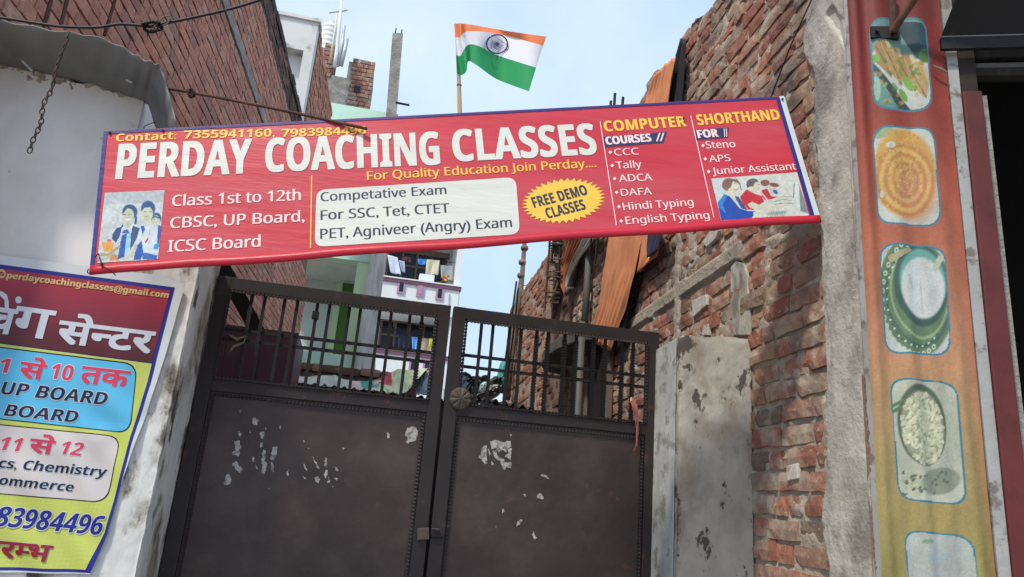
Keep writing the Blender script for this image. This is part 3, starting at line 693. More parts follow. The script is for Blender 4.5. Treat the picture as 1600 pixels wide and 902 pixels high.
fp = [[SIGN.P(u, -.004+.003*math.sin(u*9)+.004*vn(u*6, 0, 3)-(.002 if k else 0), n_) for u in np.linspace(0, W1, 90)] for k, n_ in enumerate((.0004, .0015, .0005, -.006, -.014))]
for j in range(5):
    for i in range(90): fp[j][i] = fp[j][i]+SIGN.V*[0.016, .004, -.006, -.012, -.006][j]
mb = MB(); mb.grid(np.array(fp)); obj('folded_hem', mb, S['red2'], sg, smooth=True, solid=.001)
def sq(pts, m, name='printed_panel', lift=.0003): return shape(sg, SIGN, pts, m, lift, name=name)
def uvq(u0, u1, v0, v1, m, name, lift=.0006): return shape(sg, SIGN, [(u0, v0), (u1, v0), (u1, v1), (u0, v1)], m, lift, name=name, px=False)
uvq(W1-.020, W1, .0, H1, S['edge'], 'white_margin', .0008)
uvq(W1-.036, W1-.020, .0, H1-.004, S['blue'], 'blue_border', .0008); uvq(.0, W1-.036, H1-.012, H1-.002, S['blue'], 'blue_border', .0008); uvq(.0, .013, .0, H1-.012, S['blue'], 'blue_border', .0008)
def T(s, p0, p1, cap, m, **k):
    k.setdefault('heavy', k.get('bold', 0) > .04); return letters(sg, SIGN, s, p0, p1, cap, S[m], **k)
T('Contact:', (181, 221.5), (275, 217.5), 12.0, 'yellow', bold=.012, heavy=True); T('7355941160,', (287, 217), (429, 213.5), 12.5, 'yellow', bold=.012, heavy=True); T('7983984496', (440, 214.5), (572, 209.5), 12.5, 'yellow', bold=.012, heavy=True)
def big(s, p0, p1, cap): return letters(sg, SIGN, s, p0, p1, cap, S['white'], bold=.022, vb=.008)
big('PERDAY', (181, 279.8), (391, 270.6), 54); big('COACHING', (415, 269), (687, 257), 52); big('CLASSES', (710, 252.5), (933, 241), 49)
T('For Quality Education Join Perday....', (574, 281.7), (932, 261), 13.5, 'yellow', bold=.025)
T('Class 1st to 12th', (269, 322.4), (469.5, 312.8), 17, 'cream', bold=.03); T('CBSC, UP Board,', (266, 357), (475.5, 346), 17, 'cream', bold=.03); T('ICSC Board', (262.5, 394), (406.5, 385.6), 18, 'cream', bold=.03)
sq([(486.2, 274), (488, 274), (486, 388), (484.2, 388)], S['yellow'], 'divider')
sq(rquad([(494.5, 297), (806, 277), (812.5, 366), (491.5, 386)], 15), S['white'], 'white_box')
for s, p0, p1, c in (('Competative Exam', (501.5, 315), (697.5, 303.5), 14), ('For SSC, Tet, CTET', (501.5, 344), (702.5, 332.4), 15), ('PET, Agniveer (Angry) Exam', (501, 373.5), (800, 355), 15.5)): T(s, p0, p1, c, 'ink', bold=.03)
st = []
for k in range(76):
    th = 2*math.pi*k/76; r = 1.0 if k % 2 else .86; x = 66*r*math.cos(th); y = 35*r*math.sin(th); t = math.radians(-7); st.append((880.5+x*math.cos(t)-y*math.sin(t), 314+x*math.sin(t)+y*math.cos(t)))
C0 = MB(); pp = np.array([SIGN.p2(*p) for p in st]+[SIGN.p2(880.5, 314)]); put(SIGN, pp, [(76, (i+1) % 76, i) for i in range(76)], C0, .0003); obj('starburst', C0, S['yellow'], sg)
T('FREE DEMO', (835, 325), (919, 304), 17, 'ink', bold=.02, vb=.01, heavy=True); T('CLASSES', (856, 342), (916, 327), 17, 'ink', bold=.02, vb=.01, heavy=True)
sq([(937, 190), (938.3, 190), (963.8, 352), (962.4, 352)], S['cream'], 'divider'); sq([(1078.5, 181), (1079.8, 181), (1116.2, 340), (1114.9, 340)], S['cream'], 'divider')
T('COMPUTER', (945.5, 206), (1073, 197.5), 16.5, 'yellow', bold=.02, vb=.01, heavy=True); T('SHORTHAND', (1091, 196), (1219.5, 186.8), 16.5, 'yellow', bold=.02, vb=.01, heavy=True)
sq([(942, 214), (1042, 206.3), (1037, 223), (945, 230)], S['navy'], 'label_band'); T('COURSES', (948, 226.5), (1018, 221), 12.5, 'cream', bold=.045)
sq([(1086, 203), (1139, 199.5), (1137.5, 215), (1088, 219)], S['navy'], 'label_band'); T('FOR', (1091.5, 216), (1123, 213.8), 12.5, 'cream', bold=.045)
for a in (1028, 1034): sq([(a+1.5, 208), (a+4, 207.8), (a-.5, 221), (a-3, 221.2)], S['cream'], 'slash', .0006)
for a in (1131, 1134.3): sq([(a, 201), (a+1.3, 201), (a+1.9, 214), (a+.6, 214)], S['cream'], 'slash', .0006)
for s, p0, p1, b, c in (('CCC', (960.5, 243.5), (998.7, 241.5), (953.5, 238.2), 10.5), ('Tally', (963.5, 264), (1003, 261.8), (956.5, 259), 11), ('ADCA', (968, 284.5), (1019.5, 282), (960.3, 279.5), 11), ('DAFA', (971, 306.5), (1019, 304), (963.4, 301), 11), ('Hindi Typing', (974.5, 328.7), (1084, 321.3), (967, 323.3), 11.5), ('English Typing', (978.5, 350.5), (1109, 341.6), (970.6, 345.6), 11.5),
    ('Steno', (1104, 232.3), (1149.5, 230.3), (1098.4, 227.8), 11), ('APS', (1109, 253.6), (1142, 251.8), (1102, 248.5), 10.5), ('Junior Assistant', (1114, 273), (1244.5, 265), (1107, 268.4), 11)):
    T(s, p0, p1, c, 'cream', bold=.02); x, y = b; sq([(x-3, y), (x, y-3), (x+3, y), (x, y+3)], S['cream'], 'bullet', .0006)

# the printed photographs
cv = Canvas(132, 150, [(164, 301.4), (257.4, 297.3), (246.8, 405.4), (151.5, 411)], (198, 205, 206)); cv.zoom(145, 290, 7.217)
cv.poly([(130, 80), (820, 50), (815, 190), (125, 215)], (176, 184, 190), .8)
sk, hr, bl, sh_ = (196, 200, 178), (44, 84, 134), (36, 92, 176), (205, 214, 218)
cv.poly([(560, 430), (700, 420), (770, 520), (740, 840), (500, 840), (520, 560)], sh_); cv.poly([(735, 440), (775, 460), (745, 700), (725, 640)], bl)
cv.ell(715, 370, 62, 66, hr); cv.ell(712, 400, 50, 68, sk); cv.line([(655, 380), (700, 350), (765, 370)], 14, hr); cv.line([(690, 430), (715, 440), (740, 425)], 8, (225, 228, 225)); cv.line([(690, 385), (705, 385)], 6, (70, 90, 100)); cv.line([(730, 380), (745, 382)], 6, (70, 90, 100))
cv.ell(625, 260, 84, 92, hr); cv.ell(615, 320, 68, 92, sk); cv.poly([(545, 290), (560, 220), (640, 200), (700, 240), (690, 300), (650, 245), (590, 250)], hr); cv.line([(580, 300), (602, 297)], 7, (60, 80, 95)); cv.line([(635, 297), (660, 300)], 7, (60, 80, 95)); cv.line([(580, 345), (605, 355), (630, 340)], 7, (150, 130, 130)); cv.poly([(580, 400), (650, 390), (640, 450), (590, 460)], sk)
cv.poly([(540, 455), (575, 455), (590, 490), (560, 560), (550, 500)], bl); cv.line([(640, 500), (638, 550)], 12, (110, 190, 180)); cv.line([(620, 600), (598, 640)], 18, (205, 50, 80))
cv.poly([(690, 660), (745, 650), (740, 720), (690, 720)], (60, 160, 215))
cv.poly([(340, 420), (460, 420), (540, 500), (560, 560), (520, 700), (450, 840), (290, 840), (300, 640), (230, 640), (215, 580), (270, 480)], sh_)
cv.poly([(270, 480), (330, 465), (310, 560), (260, 650), (215, 600), (225, 545)], (52, 84, 130)); cv.poly([(450, 455), (530, 480), (500, 590), (440, 700), (420, 740), (430, 560)], (60, 88, 128))
cv.poly([(330, 560), (385, 540), (370, 700), (350, 840), (280, 840), (300, 700)], bl); cv.poly([(385, 540), (430, 540), (420, 690), (400, 760), (372, 740)], (150, 205, 225)); cv.poly([(325, 540), (350, 505), (390, 495), (420, 545), (375, 540)], bl)
cv.poly([(490, 690), (550, 620), (570, 760), (540, 840), (460, 840)], bl); cv.poly([(560, 760), (610, 760), (730, 790), (720, 835), (560, 835)], (50, 104, 180))
cv.ell(418, 300, 88, 90, hr); cv.ell(400, 350, 70, 100, sk, 8); cv.poly([(335, 330), (345, 260), (400, 222), (470, 260), (480, 340), (440, 270), (390, 255)], hr); cv.poly([(475, 340), (500, 350), (495, 440), (470, 440)], hr); cv.poly([(345, 410), (320, 470), (345, 470)], hr)
cv.line([(345, 330), (370, 328)], 8, (50, 74, 96)); cv.line([(400, 330), (430, 328)], 8, (50, 74, 96)); cv.line([(365, 382), (395, 392), (420, 380)], 11, (228, 230, 228)); cv.poly([(370, 440), (440, 430), (400, 490)], (180, 184, 165))
cv.poly([(100, 640), (240, 640), (225, 730), (180, 755), (120, 740)], (224, 160, 74)); cv.ell(185, 622, 25, 18, (200, 110, 100)); cv.line([(80, 780), (180, 780), (300, 690)], 30, (170, 160, 128)); cv.line([(60, 850), (150, 830), (250, 770)], 20, (180, 168, 140)); cv.poly([(200, 790), (280, 780), (280, 850), (190, 850)], (200, 140, 90))
cv.line([(480, 690), (440, 790), (300, 850)], 44, sk); cv.noise(4, .25, 7); cv.mesh(sg, SIGN, M['print'], .0004)
cv = Canvas(190, 96, [(1111, 279.4), (1245.3, 269.4), (1264.3, 337.5), (1126.8, 345)], (206, 210, 202)); cv.zoom(1105, 260, 9.41)
cv.poly([(50, 180), (300, 165), (330, 400), (130, 430)], (196, 208, 204)); cv.poly([(1345, 250), (1500, 700), (1370, 660)], (130, 140, 145)); cv.poly([(1270, 230), (1345, 230), (1370, 650), (1300, 560)], (215, 218, 214)); cv.line([(1278, 260), (1270, 460)], 14, (110, 120, 125))
cv.ell(850, 245, 70, 50, (140, 90, 84)); cv.ell(985, 275, 76, 32, (140, 84, 78), 10); cv.ell(935, 345, 40, 60, (205, 198, 178)); cv.ell(1003, 378, 42, 28, (52, 104, 160), 40)
cv.poly([(800, 350), (880, 330), (940, 440), (1040, 450), (960, 480), (850, 500), (800, 440)], (196, 52, 66)); cv.line([(780, 380), (830, 430), (880, 490)], 26, (210, 190, 184))
cv.poly([(480, 450), (580, 340), (690, 400), (800, 440), (840, 520), (760, 570), (700, 640), (600, 640), (520, 540)], (200, 48, 62))
cv.poly([(600, 340), (700, 400), (790, 300), (760, 230), (640, 240)], (206, 204, 182)); cv.ell(665, 240, 92, 62, (104, 100, 94), -8); cv.ell(740, 290, 62, 62, (208, 206, 184)); cv.poly([(575, 260), (640, 220), (650, 290), (590, 320)], (98, 92, 86)); cv.line([(740, 270), (765, 268)], 8, (80, 78, 74)); cv.line([(750, 325), (775, 322)], 6, (170, 100, 96))
cv.poly([(595, 560), (660, 520), (740, 560), (860, 580), (1080, 560), (1250, 530), (1100, 620), (860, 650), (700, 640), (620, 600)], (205, 204, 182)); cv.line([(850, 510), (1000, 500), (1240, 460)], 34, (206, 204, 184)); cv.line([(1000, 560), (1150, 540), (1270, 550)], 8, (120, 116, 100)); cv.line([(980, 520), (1100, 490), (1240, 500)], 8, (130, 126, 108)); cv.line([(1050, 450), (1250, 440)], 6, (140, 136, 118))
cv.poly([(150, 540), (250, 410), (330, 440), (480, 620), (600, 660), (700, 660), (690, 710), (650, 770), (210, 800)], (36, 78, 168)); cv.poly([(150, 540), (250, 410), (300, 440), (230, 560), (280, 700), (200, 640)], (54, 130, 206)); cv.poly([(400, 440), (460, 450), (600, 650), (500, 620)], (74, 80, 140))
cv.poly([(290, 360), (330, 430), (490, 620), (420, 500), (400, 440), (430, 410)], (208, 206, 184)); cv.ell(320, 270, 108, 100, (134, 100, 92)); cv.ell(385, 310, 82, 112, (210, 206, 184), 14); cv.poly([(215, 300), (300, 180), (420, 190), (470, 260), (380, 220), (340, 320), (270, 360)], (134, 100, 92)); cv.line([(430, 190), (480, 260), (500, 350)], 13, (104, 84, 80))
cv.line([(395, 250), (420, 250)], 8, (84, 76, 70)); cv.line([(390, 335), (430, 350), (460, 330)], 8, (150, 90, 80)); cv.line([(700, 690), (860, 700), (960, 660)], 50, (208, 206, 186)); cv.line([(900, 700), (1150, 670)], 40, (150, 176, 160), .7)
for k in range(9): cv.line([(930+k*24, 740), (950+k*24, 660)], 5, (90, 110, 100))
cv.noise(3, .2, 9); cv.mesh(sg, SIGN, M['print'], .0004)
for q in ((172, 208), (255, 205), (1222, 156), (160, 414), (1068, 186)):
    mb = MB(); c = SIGN.px(*q, .001); mb.tube([c, c+SIGN.N*.006], .004, 8); obj('nail', mb, M['iron'], sg)
for q0, q1, q2 in (((150, 404), (155, 398), (160, 413)), ((158, 416), (175, 424), (182, 432)), ((140, 422), (138, 427), (142, 430))):
    mb = MB(); mb.tube([SIGN.px(*q, .008) for q in (q0, q1, q2)], .002, 5); obj('tie_wire', mb, M['iron'], sg)

# ------------------------------------------------------------------ poster on the front wall
POST = Plane(WALLF.P(0, 0, .012), GD)
def pdisp(u, v):
    lo = sstep(2.0, 1.55, v); a = u*.9+v*.75
    r = .0034*lo*np.sin(a*50+5*vn(u*4, v*4, 60))+.004*lo*np.sin((u*1.4+v*.5)*26+3)+.0008*np.sin(v*34+u*9)
    d = (u+.085)*1.0-(v-1.80)*.0; pin = np.exp(-(((u-(-.125))/.05)**2+((v-1.665)/.035)**2))
    th_ = np.arctan2(v-1.665, u+.125); rr_ = np.hypot(u+.125, v-1.665); r = r+.0028*np.exp(-(rr_/.20)**2)*np.sin(th_*5+2)*np.clip(rr_/.10, 0, 1)**2
    return r-.003*pin+.007
ps = thing('poster', 'large flex poster with Hindi lettering over a maroon header, pasted on the left wall', 'poster', POST.px(60, 650))
fx = lambda n, c, **k: mat(n, tuple(float(x)*.9 for x in lin(c)), .45, .06, 3, .15, 40, .001, spec=.4, **k)
Q = {'white': fx('flex_white', (214, 220, 224)), 'blue': fx('flex_blue', (28, 38, 140)), 'maroon': fx('flex_maroon', (96, 30, 48)), 'crimson': fx('flex_crimson', (164, 44, 66)), 'lime': fx('flex_lime', (200, 212, 104)), 'sky': fx('flex_sky', (92, 190, 232)), 'grey': fx('flex_grey', (214, 208, 206)),
     'ink': fx('flex_ink', (24, 34, 66)), 'red': fx('flex_red', (214, 62, 96)), 'beige': fx('flex_beige', (222, 186, 130)), 'silver': fx('flex_silver', (208, 216, 226)), 'dkred': fx('flex_dark_red', (150, 30, 52)), 'black': fx('flex_black', (20, 18, 26))}
cell = .014; K = dict(disp=pdisp, cell=cell)
sp = lambda pts, m, lift, name: shape(ps, POST, pts, Q[m], lift, name=name, **K)
sp([(-190, 376), (258, 432), (284, 446), (288, 452), (258, 560), (222, 668), (206, 710), (142, 897), (-190, 890)], 'white', .0, 'flex_sheet')
sp([(-190, 389), (274, 450), (236, 600), (205, 700), (169, 834), (143, 895), (-190, 885)], 'blue', .0008, 'blue_border')
sp([(-190, 396), (267, 455), (238, 568), (-190, 512)], 'crimson', .0016, 'header')
# header fades downwards to maroon: printed in bands
for k in range(14):
    t0 = .1+k/15; a0 = lambda t: (267-29*t, 455+113*t); b0 = lambda t: (-190, 396+116*t)
    c = np.array((166, 46, 68))*(1-k/13)+np.array((82, 30, 40))*(k/13); Q['h%d' % k] = fx('flex_header', tuple(c)); t1 = min(1, t0+1/15)
    sp([b0(t0), a0(t0), a0(t1), b0(t1)], 'h%d' % k, .0020, 'header_band')
sp([(-190, 513), (238, 569), (230, 602), (200, 700), (165, 832), (135, 890), (-190, 880)], 'lime', .0016, 'lime_field')
sp(rquad([(-190, 519), (216, 569), (205, 678), (-190, 635)], 22), 'black', .0023, 'box_outline'); sp(rquad([(-190, 521), (214.5, 571), (203.5, 676.5), (-190, 633)], 22), 'sky', .0029, 'blue_box')
sp(rquad([(-190, 644), (190, 682), (168, 786), (-190, 757)], 22), 'black', .0023, 'box_outline'); sp(rquad([(-190, 646), (188.5, 683.5), (166.5, 784.5), (-190, 755)], 22), 'grey', .0029, 'grey_box')
def TP(s, p0, p1, cap, m, **k): return letters(ps, POST, s, p0, p1, cap, Q[m], lift=k.pop('lift', .0036), disp=pdisp, cell=cell, **k)
wo = (Q['white'], .06)
TP('perdaycoachingclasses@gmail.com', (12, 436), (263.5, 467), 9.8, 'beige', bold=.045)
sp([(4+7*math.cos(t), 429+7*math.sin(t)) for t in np.linspace(0, 6.28, 20)[:-1]], 'beige', .003, 'mail_icon'); sp([(0, 425.5), (8, 426.5), (8, 432.5), (0, 431.5)], 'dkred', .0036, 'mail_icon')
for a, b in (((0, 425.5), (4, 430)), ((4, 430), (8, 426.5))): sp([a, b, (b[0], b[1]+1), (a[0], a[1]+1)], 'beige', .004, 'mail_icon')
dv = deva([('स', 'n'), ('े', 'm'), ('न', 'h'), ('ट', 'n'), ('र', 'n')]); TP('', (89, 535), (236, 552), 47, 'silver', VF=dv, capu='full', bold=.040, vb=.030)
TP('', (18, 523), (77, 530.5), 44, 'silver', VF=deva([('ग', 'n')]), capu='full', bold=.040, vb=.030); TP('', (-62, 513), (19, 523), 55, 'silver', VF=deva([('ि', 'n'), ('च', 'n')]), capu='full', bold=.035, vb=.028)
sp([(31+5*math.cos(t), 470+5.5*math.sin(t)) for t in np.linspace(0, 6.28, 20)[:-1]], 'silver', .0038, 'vowel_dot'); sp([(-6, 462), (4, 456), (13, 462), (16, 474), (16, 484), (10, 483), (9, 470), (2, 463), (-4, 468)], 'silver', .0038, 'vowel_sign')
TP('1', (-2, 582), (13, 584), 23, 'red', bold=.015, outline=wo); TP('', (30, 589), (68, 594), 33, 'red', VF=deva([('स', 'n'), ('े', 'm')]), capu='full', bold=.04, vb=.03, outline=(Q['white'], .06))
TP('10', (79, 592), (113, 596), 24, 'red', bold=.015, outline=wo, heavy=True); TP('', (126, 598), (199, 606), 25, 'red', VF=deva([('त', 'n'), ('क', 'n')]), capu='full', bold=.05, vb=.04, outline=(Q['white'], .07))
TP('UP BOARD', (1, 616), (166, 633.5), 20, 'ink', bold=.012, slant=.12, outline=wo); TP('BOARD', (7, 650), (121, 661), 18.5, 'ink', bold=.012, slant=.12, outline=wo)
TP('11', (-2, 703), (30, 705.5), 21, 'red', bold=.015, outline=wo, slant=.15); TP('', (46, 706), (83, 710), 29, 'red', VF=deva([('स', 'n'), ('े', 'm')]), capu='full', bold=.04, vb=.03, outline=(Q['white'], .06)); TP('12', (93, 709), (127, 713), 21, 'red', bold=.015, outline=wo, slant=.15)
TP('cs, Chemistry', (-2, 730.5), (165, 745), 15, 'ink', bold=.012, slant=.1, outline=wo); TP('ommerce', (-2, 757), (114, 768.5), 14.5, 'ink', bold=.012, slant=.1, outline=wo)
TP('83984496', (-8, 821), (158, 836), 31, 'blue', bold=.012, slant=.1, outline=(Q['white'], .05)); TP('', (-14, 869), (78, 877), 25, 'dkred', VF=deva([('ा', 'n'), ('र', 'n'), ('म', 'h'), ('भ', 'n')]), capu='full', bold=.05, vb=.04, outline=(Q['silver'], .06))

# ------------------------------------------------------------------ food banner on the shop front
BAN = Plane(FRONT.P(0, 0, .022), FD)
ub0 = ue+.012; ub1 = uS-.016
def bdisp(u, v):
    s_ = (u-ub0)/(ub1-ub0)
    return .006*np.sin(s_*15+v*.9)+.005*np.sin(s_*29+1.3*v)*sstep(3.0, 1.6, v)+.010*np.exp(-((s_-.09)/.05)**2)-.006*np.exp(-((s_-.2)/.06)**2)+.004*np.sin(v*3.1)
corn = [proj(BAN.P(u, z)) for u, z in ((ub0, 3.72), (ub1, 3.72), (ub1, 1.15), (ub0, 1.15))]
cv = Canvas(120, 1150, [tuple(c) for c in corn], (180, 60, 40))
ys = [-60, 130, 370, 560, 700, 860, 1050]; cs = [(128, 26, 32), (158, 42, 34), (198, 96, 66), (206, 140, 96), (192, 156, 96), (170, 152, 78), (160, 140, 70)]
for ch in range(3): cv.a[..., ch] = np.interp(cv.Y, ys, [c[ch] for c in cs])
e = np.clip((cv.X-np.interp(cv.Y, [0, 902], [1450, 1545]))/30, 0, 1)[..., None]; cv.a = cv.a*(1-.6*e)+np.array((176, 44, 30))*.6*e*1.0
def cellbox(q, c, fn):
    o0 = cv.a.copy(); rq = rquad(q, 26, 8); cv.poly(rq, (46, 132, 168)); cen = np.mean(np.array(q), 0)
    inner = [tuple(cen+(np.array(p)-cen)*np.array((1-5.5/np.ptp([a[0] for a in q]), 1-6.0/np.ptp([a[1] for a in q])))) for p in rq]
    keep = cv.a.copy(); cv.a[:] = np.array(c, float); fn(); inside = cv.a.copy(); cv.a = keep
    m = np.zeros(cv.X.shape); tmp = cv.a; cv.a = np.zeros_like(tmp); cv.poly(inner, (1, 1, 1)); m = cv.a[..., :1]; cv.a = tmp*(1-m)+inside*m
rs = random.Random(31)
def c1():
    cv.poly([(1355, 95), (1470, 120), (1460, 180), (1360, 170)], (92, 150, 148)); cv.poly([(1395, 30), (1460, 40), (1466, 110), (1430, 90)], (34, 66, 84))
    cv.poly([(1358, 88), (1372, 72), (1452, 100), (1454, 168), (1424, 172)], (196, 200, 196)); cv.poly([(1356, 96), (1362, 96), (1428, 176), (1408, 176)], (60, 70, 72))
    for x, y, c_ in ((1366, 66, (172, 132, 74)), (1384, 76, (190, 150, 88)), (1404, 88, (178, 136, 78)), (1420, 100, (196, 154, 92))):
        cv.poly([(x, y), (x+16, y-4), (x+30, y+34), (x+26, y+56), (x+4, y+34)], c_); cv.poly([(x+16, y-4), (x+22, y-2), (x+36, y+34), (x+30, y+34)], (212, 186, 130)); cv.line([(x+2, y+6), (x+26, y+54)], 2, (120, 86, 48), .7); cv.line([(x+10, y+2), (x+27, y+46)], 1.4, (226, 196, 140), .5)
    for k in range(60): cv.ell(1368+rs.random()*72, 84+rs.random()*82, 4, 3, rs.choice([(110, 160, 60), (70, 130, 50), (200, 160, 90), (150, 110, 60)]), rs.random()*180, al=.6)
    cv.ell(1420, 130, 14, 6, (120, 180, 60), 60); cv.ell(1412, 148, 12, 5, (110, 170, 60), 60); cv.ell(1368, 92, 7, 7, (120, 180, 60)); cv.ell(1368, 140, 8, 22, (150, 200, 170), 0); cv.ell(1446, 88, 12, 12, (70, 120, 50))
def c2():
    cv.ell(1415, 270, 56, 78, (206, 208, 200)); cv.ell(1376, 205, 20, 12, (150, 180, 130)); cv.ell(1413, 272, 50, 74, (222, 160, 66), -6, soft=.12); cv.ell(1430, 300, 40, 54, (216, 140, 92), 0, soft=.6)
    for k in range(7): cv.ell(1414, 282, 46-k*6.2, 60-k*8, (236, 190, 92) if k % 2 else (200, 120, 62), -8, al=.65, ring=.10, soft=.08)
    for k in range(160): t = rs.random()*6.28; r = rs.random(); cv.ell(1413+46*r*math.cos(t), 272+68*r*math.sin(t), 2.5, 1.5, rs.choice([(240, 200, 110), (190, 110, 60), (230, 170, 90)]), rs.random()*180, al=.5)
    cv.ell(1391, 228, 8, 5, (205, 205, 196)); cv.ell(1379, 303, 3, 7, (205, 205, 196))
def c3():
    for k in range(9): cv.line([(1376+k*4, 382+k*2), (1372+k*3, 430)], 1.6, (90, 150, 170) if k % 2 else (210, 130, 130), .6)
    cv.ell(1432, 462, 56, 96, (96, 130, 92), -8, soft=.05); cv.ell(1434, 460, 50, 86, (70, 104, 96), -8, ring=.06, soft=.05); cv.ell(1436, 456, 45, 76, (150, 176, 130), -8, ring=.05, soft=.05)
    cv.ell(1438, 446, 42, 66, (56, 92, 88), -8, soft=.06); cv.ell(1440, 440, 37, 54, (100, 178, 172), -8, soft=.12); cv.ell(1441, 450, 35, 50, (208, 214, 214), -8, soft=.1); cv.line([(1438, 440), (1442, 490)], 3, (170, 178, 182), .6); cv.line([(1420, 430), (1424, 450)], 3, (160, 176, 170), .5)
    for k in range(26): t = math.radians(60+k*9); cv.ell(1433+53*math.cos(t), 463+91*math.sin(t), 3.4, 4.6, (196, 214, 190), 0, ring=.5, soft=.2)
    for k in range(40): t = math.radians(50+k*6); cv.ell(1434+47*math.cos(t), 461+81*math.sin(t), 1.6, 1.6, (206, 222, 196) if k % 2 else (40, 90, 84))
    cv.poly([(1465, 400), (1474, 404), (1462, 426), (1456, 422)], (190, 196, 170)); cv.poly([(1388, 400), (1420, 386), (1424, 392), (1390, 412)], (176, 164, 124))
def c4():
    cv.ell(1450, 680, 60, 100, (184, 190, 170), -6); cv.ell(1442, 664, 38, 66, (86, 104, 84), -8, soft=.06); cv.ell(1443, 668, 34, 60, (150, 158, 132), -8, soft=.08)
    for k in range(330):
        t = rs.random()*6.28; r = math.sqrt(rs.random()); cv.ell(1443+32*r*math.cos(t)+.1*(60*r*math.sin(t)), 669+57*r*math.sin(t), 2.2, 3.8, rs.choice([(206, 206, 170), (190, 194, 158), (218, 216, 184)]), rs.choice([-30, 0, 25, 60])); 
    for k in range(70): cv.ell(1412+rs.random()*70, 738+rs.random()*36, 2.3, 3.6, rs.choice([(200, 200, 168), (180, 186, 156), (100, 116, 96)]), rs.random()*90)
    cv.ell(1470, 752, 34, 22, (112, 126, 106), -10, al=.6); cv.ell(1402, 640, 3, 10, (90, 130, 84), 60); cv.line([(1396, 634), (1412, 626)], 5, (90, 134, 80))
def c5():
    cv.ell(1450, 846, 10, 4, (110, 160, 120), al=.7); cv.ell(1465, 870, 20, 12, (160, 190, 200), al=.5)
cellbox([(1358, 27), (1447, 27), (1457, 175), (1366, 172)], (104, 150, 148), c1); cellbox([(1363, 197), (1458, 199), (1470, 356), (1372, 351)], (196, 204, 200), c2)
cellbox([(1374, 379), (1475, 386), (1486, 557), (1384, 552)], (196, 204, 206), c3); cellbox([(1391, 589), (1494, 597), (1512, 791), (1406, 781)], (196, 202, 184), c4); cellbox([(1413, 827), (1520, 838), (1540, 1010), (1430, 1000)], (180, 188, 186), c5)
cv.noise(2.2, .12, 5); cv.noise(14, .18, 6, sy=.3); g_ = cv.a.mean(2, keepdims=True); cv.a = (cv.a*.78+g_*.22)*.90+np.array((6, 8, 4)); cv.noise(1.3, .16, 15)
fb = thing('food_banner', 'faded vertical banner with a column of dish photographs on the shop front', 'banner', BAN.P(.14, 1.2))
cv.mesh(fb, BAN, M['print_cloth'], .0, bdisp, 'banner_cloth')
mb = MB(); zz = np.linspace(1.15, 3.72, 120)
G = np.array([[BAN.P(ub0-.001-.012*s_+.004*vn(z*5, 0, 70), z, (-.004*s_+float(bdisp(np.array(ub0), np.array(z)))*(1-s_))-.012*s_) for z in zz] for s_ in (0, .35, .7, 1)]); mb.grid(G); obj('banner_hem', mb, M['white_steel'], fb, smooth=True)
# a rag of old tape where the banner is tied
mb = MB(); mb.tube([BAN.px(x, y, .02) for x, y in ((1454, 108), (1466, 113), (1478, 119))], [.003, .005, .003], 6); obj('tie_rag', mb, M['bamboo_old'], fb)
# ------------------------------------------------------------------ the iron gate
gt = thing('iron_gate', 'dark brown double leaf iron gate with barred top and torn paper scraps on its panels', 'gate', (.19, 3.3, 0))
G0 = GATE; s_of = lambda x, y: G0.p2(x, y)
TOP = 2.346
def gbox(mb, s0, s1, z0, z1, d0, d1): wbox(mb, G0, s0, s1, z0, z1, d0, d1)
def gpart(name, s0, s1, z0, z1, d0, d1, m='gate_frame', bevel=.002, parent=None):
    mb = MB(); gbox(mb, s0, s1, z0, z1, d0, d1); return obj(name, mb, M[m], parent or gt, bevel=bevel)
def beads(path, step=.0155, r=.0058):
    mb = MB(); P_ = [np.array(p, float) for p in path]
    for a, b in zip(P_, P_[1:]):
        L_ = np.linalg.norm(b-a); n = int(L_/step); e = nrm(b-a)
        for k in range(n):
            c = a+(b-a)*(k+.5)/n; mb.box(c, e*step*.30+G0.N*r*.4, G0.N*r*.9, np.cross(e, G0.N)*r)
        mb.box((a+b)/2, (b-a)/2, G0.N*r*.5, np.cross(e, G0.N)*r*.6)
    return mb
leafs = []
for (sl, sr, name) in ((s_of(300, 650)[0]*0-1.027+.0, -.006, 'L'), (.008, 1.015, 'R')):
    leafs.append((sl, sr))
Lz = 1.852; Lz2 = 1.901                                             # middle rail
for li, (a, b) in enumerate(leafs):
    st = .058
    gpart('frame_stile', a, a+st, .12, TOP, -.02, .02); gpart('frame_stile', b-st, b, .12, TOP, -.02, .02)
    gpart('frame_rail', a+st, b-st, TOP-.055, TOP-.0005, -.019, .019); gpart('frame_rail', a+st, b-st, Lz, Lz2, -.019, .019)
    gpart('sheet_panel', a+st, b-st, .14, Lz, -.003, .003, 'gate', 0)
    p = lambda s, z, n=.0225: G0.P(s, z, n)
    obj('bead_trim', beads([p(a+st+.006, Lz2+.005), p(a+st+.006, TOP-.062), p(b-st-.006, TOP-.062), p(b-st-.006, Lz2+.005), p(a+st+.006, Lz2+.005)]), M['gate_frame'], gt)
    obj('bead_trim', beads([p(a+st+.012, .3, .008), p(a+st+.012, Lz-.014, .008), p(b-st-.012, Lz-.014, .008), p(b-st-.012, .3, .008)]), M['gate_frame'], gt)
bx = [[395, 415, 446, 466, 497, 516, 547, 564, 594, 612, 641, 660], [753, 771, 797, 815, 839.5, 857, 883, 901, 928, 946, 973, 989.5]]
by = [[460, 463, 466, 468, 472, 474, 478, 480, 484, 487, 491, 494], [503, 505, 508, 511, 514, 517, 520, 523, 526, 529, 532, 534]]
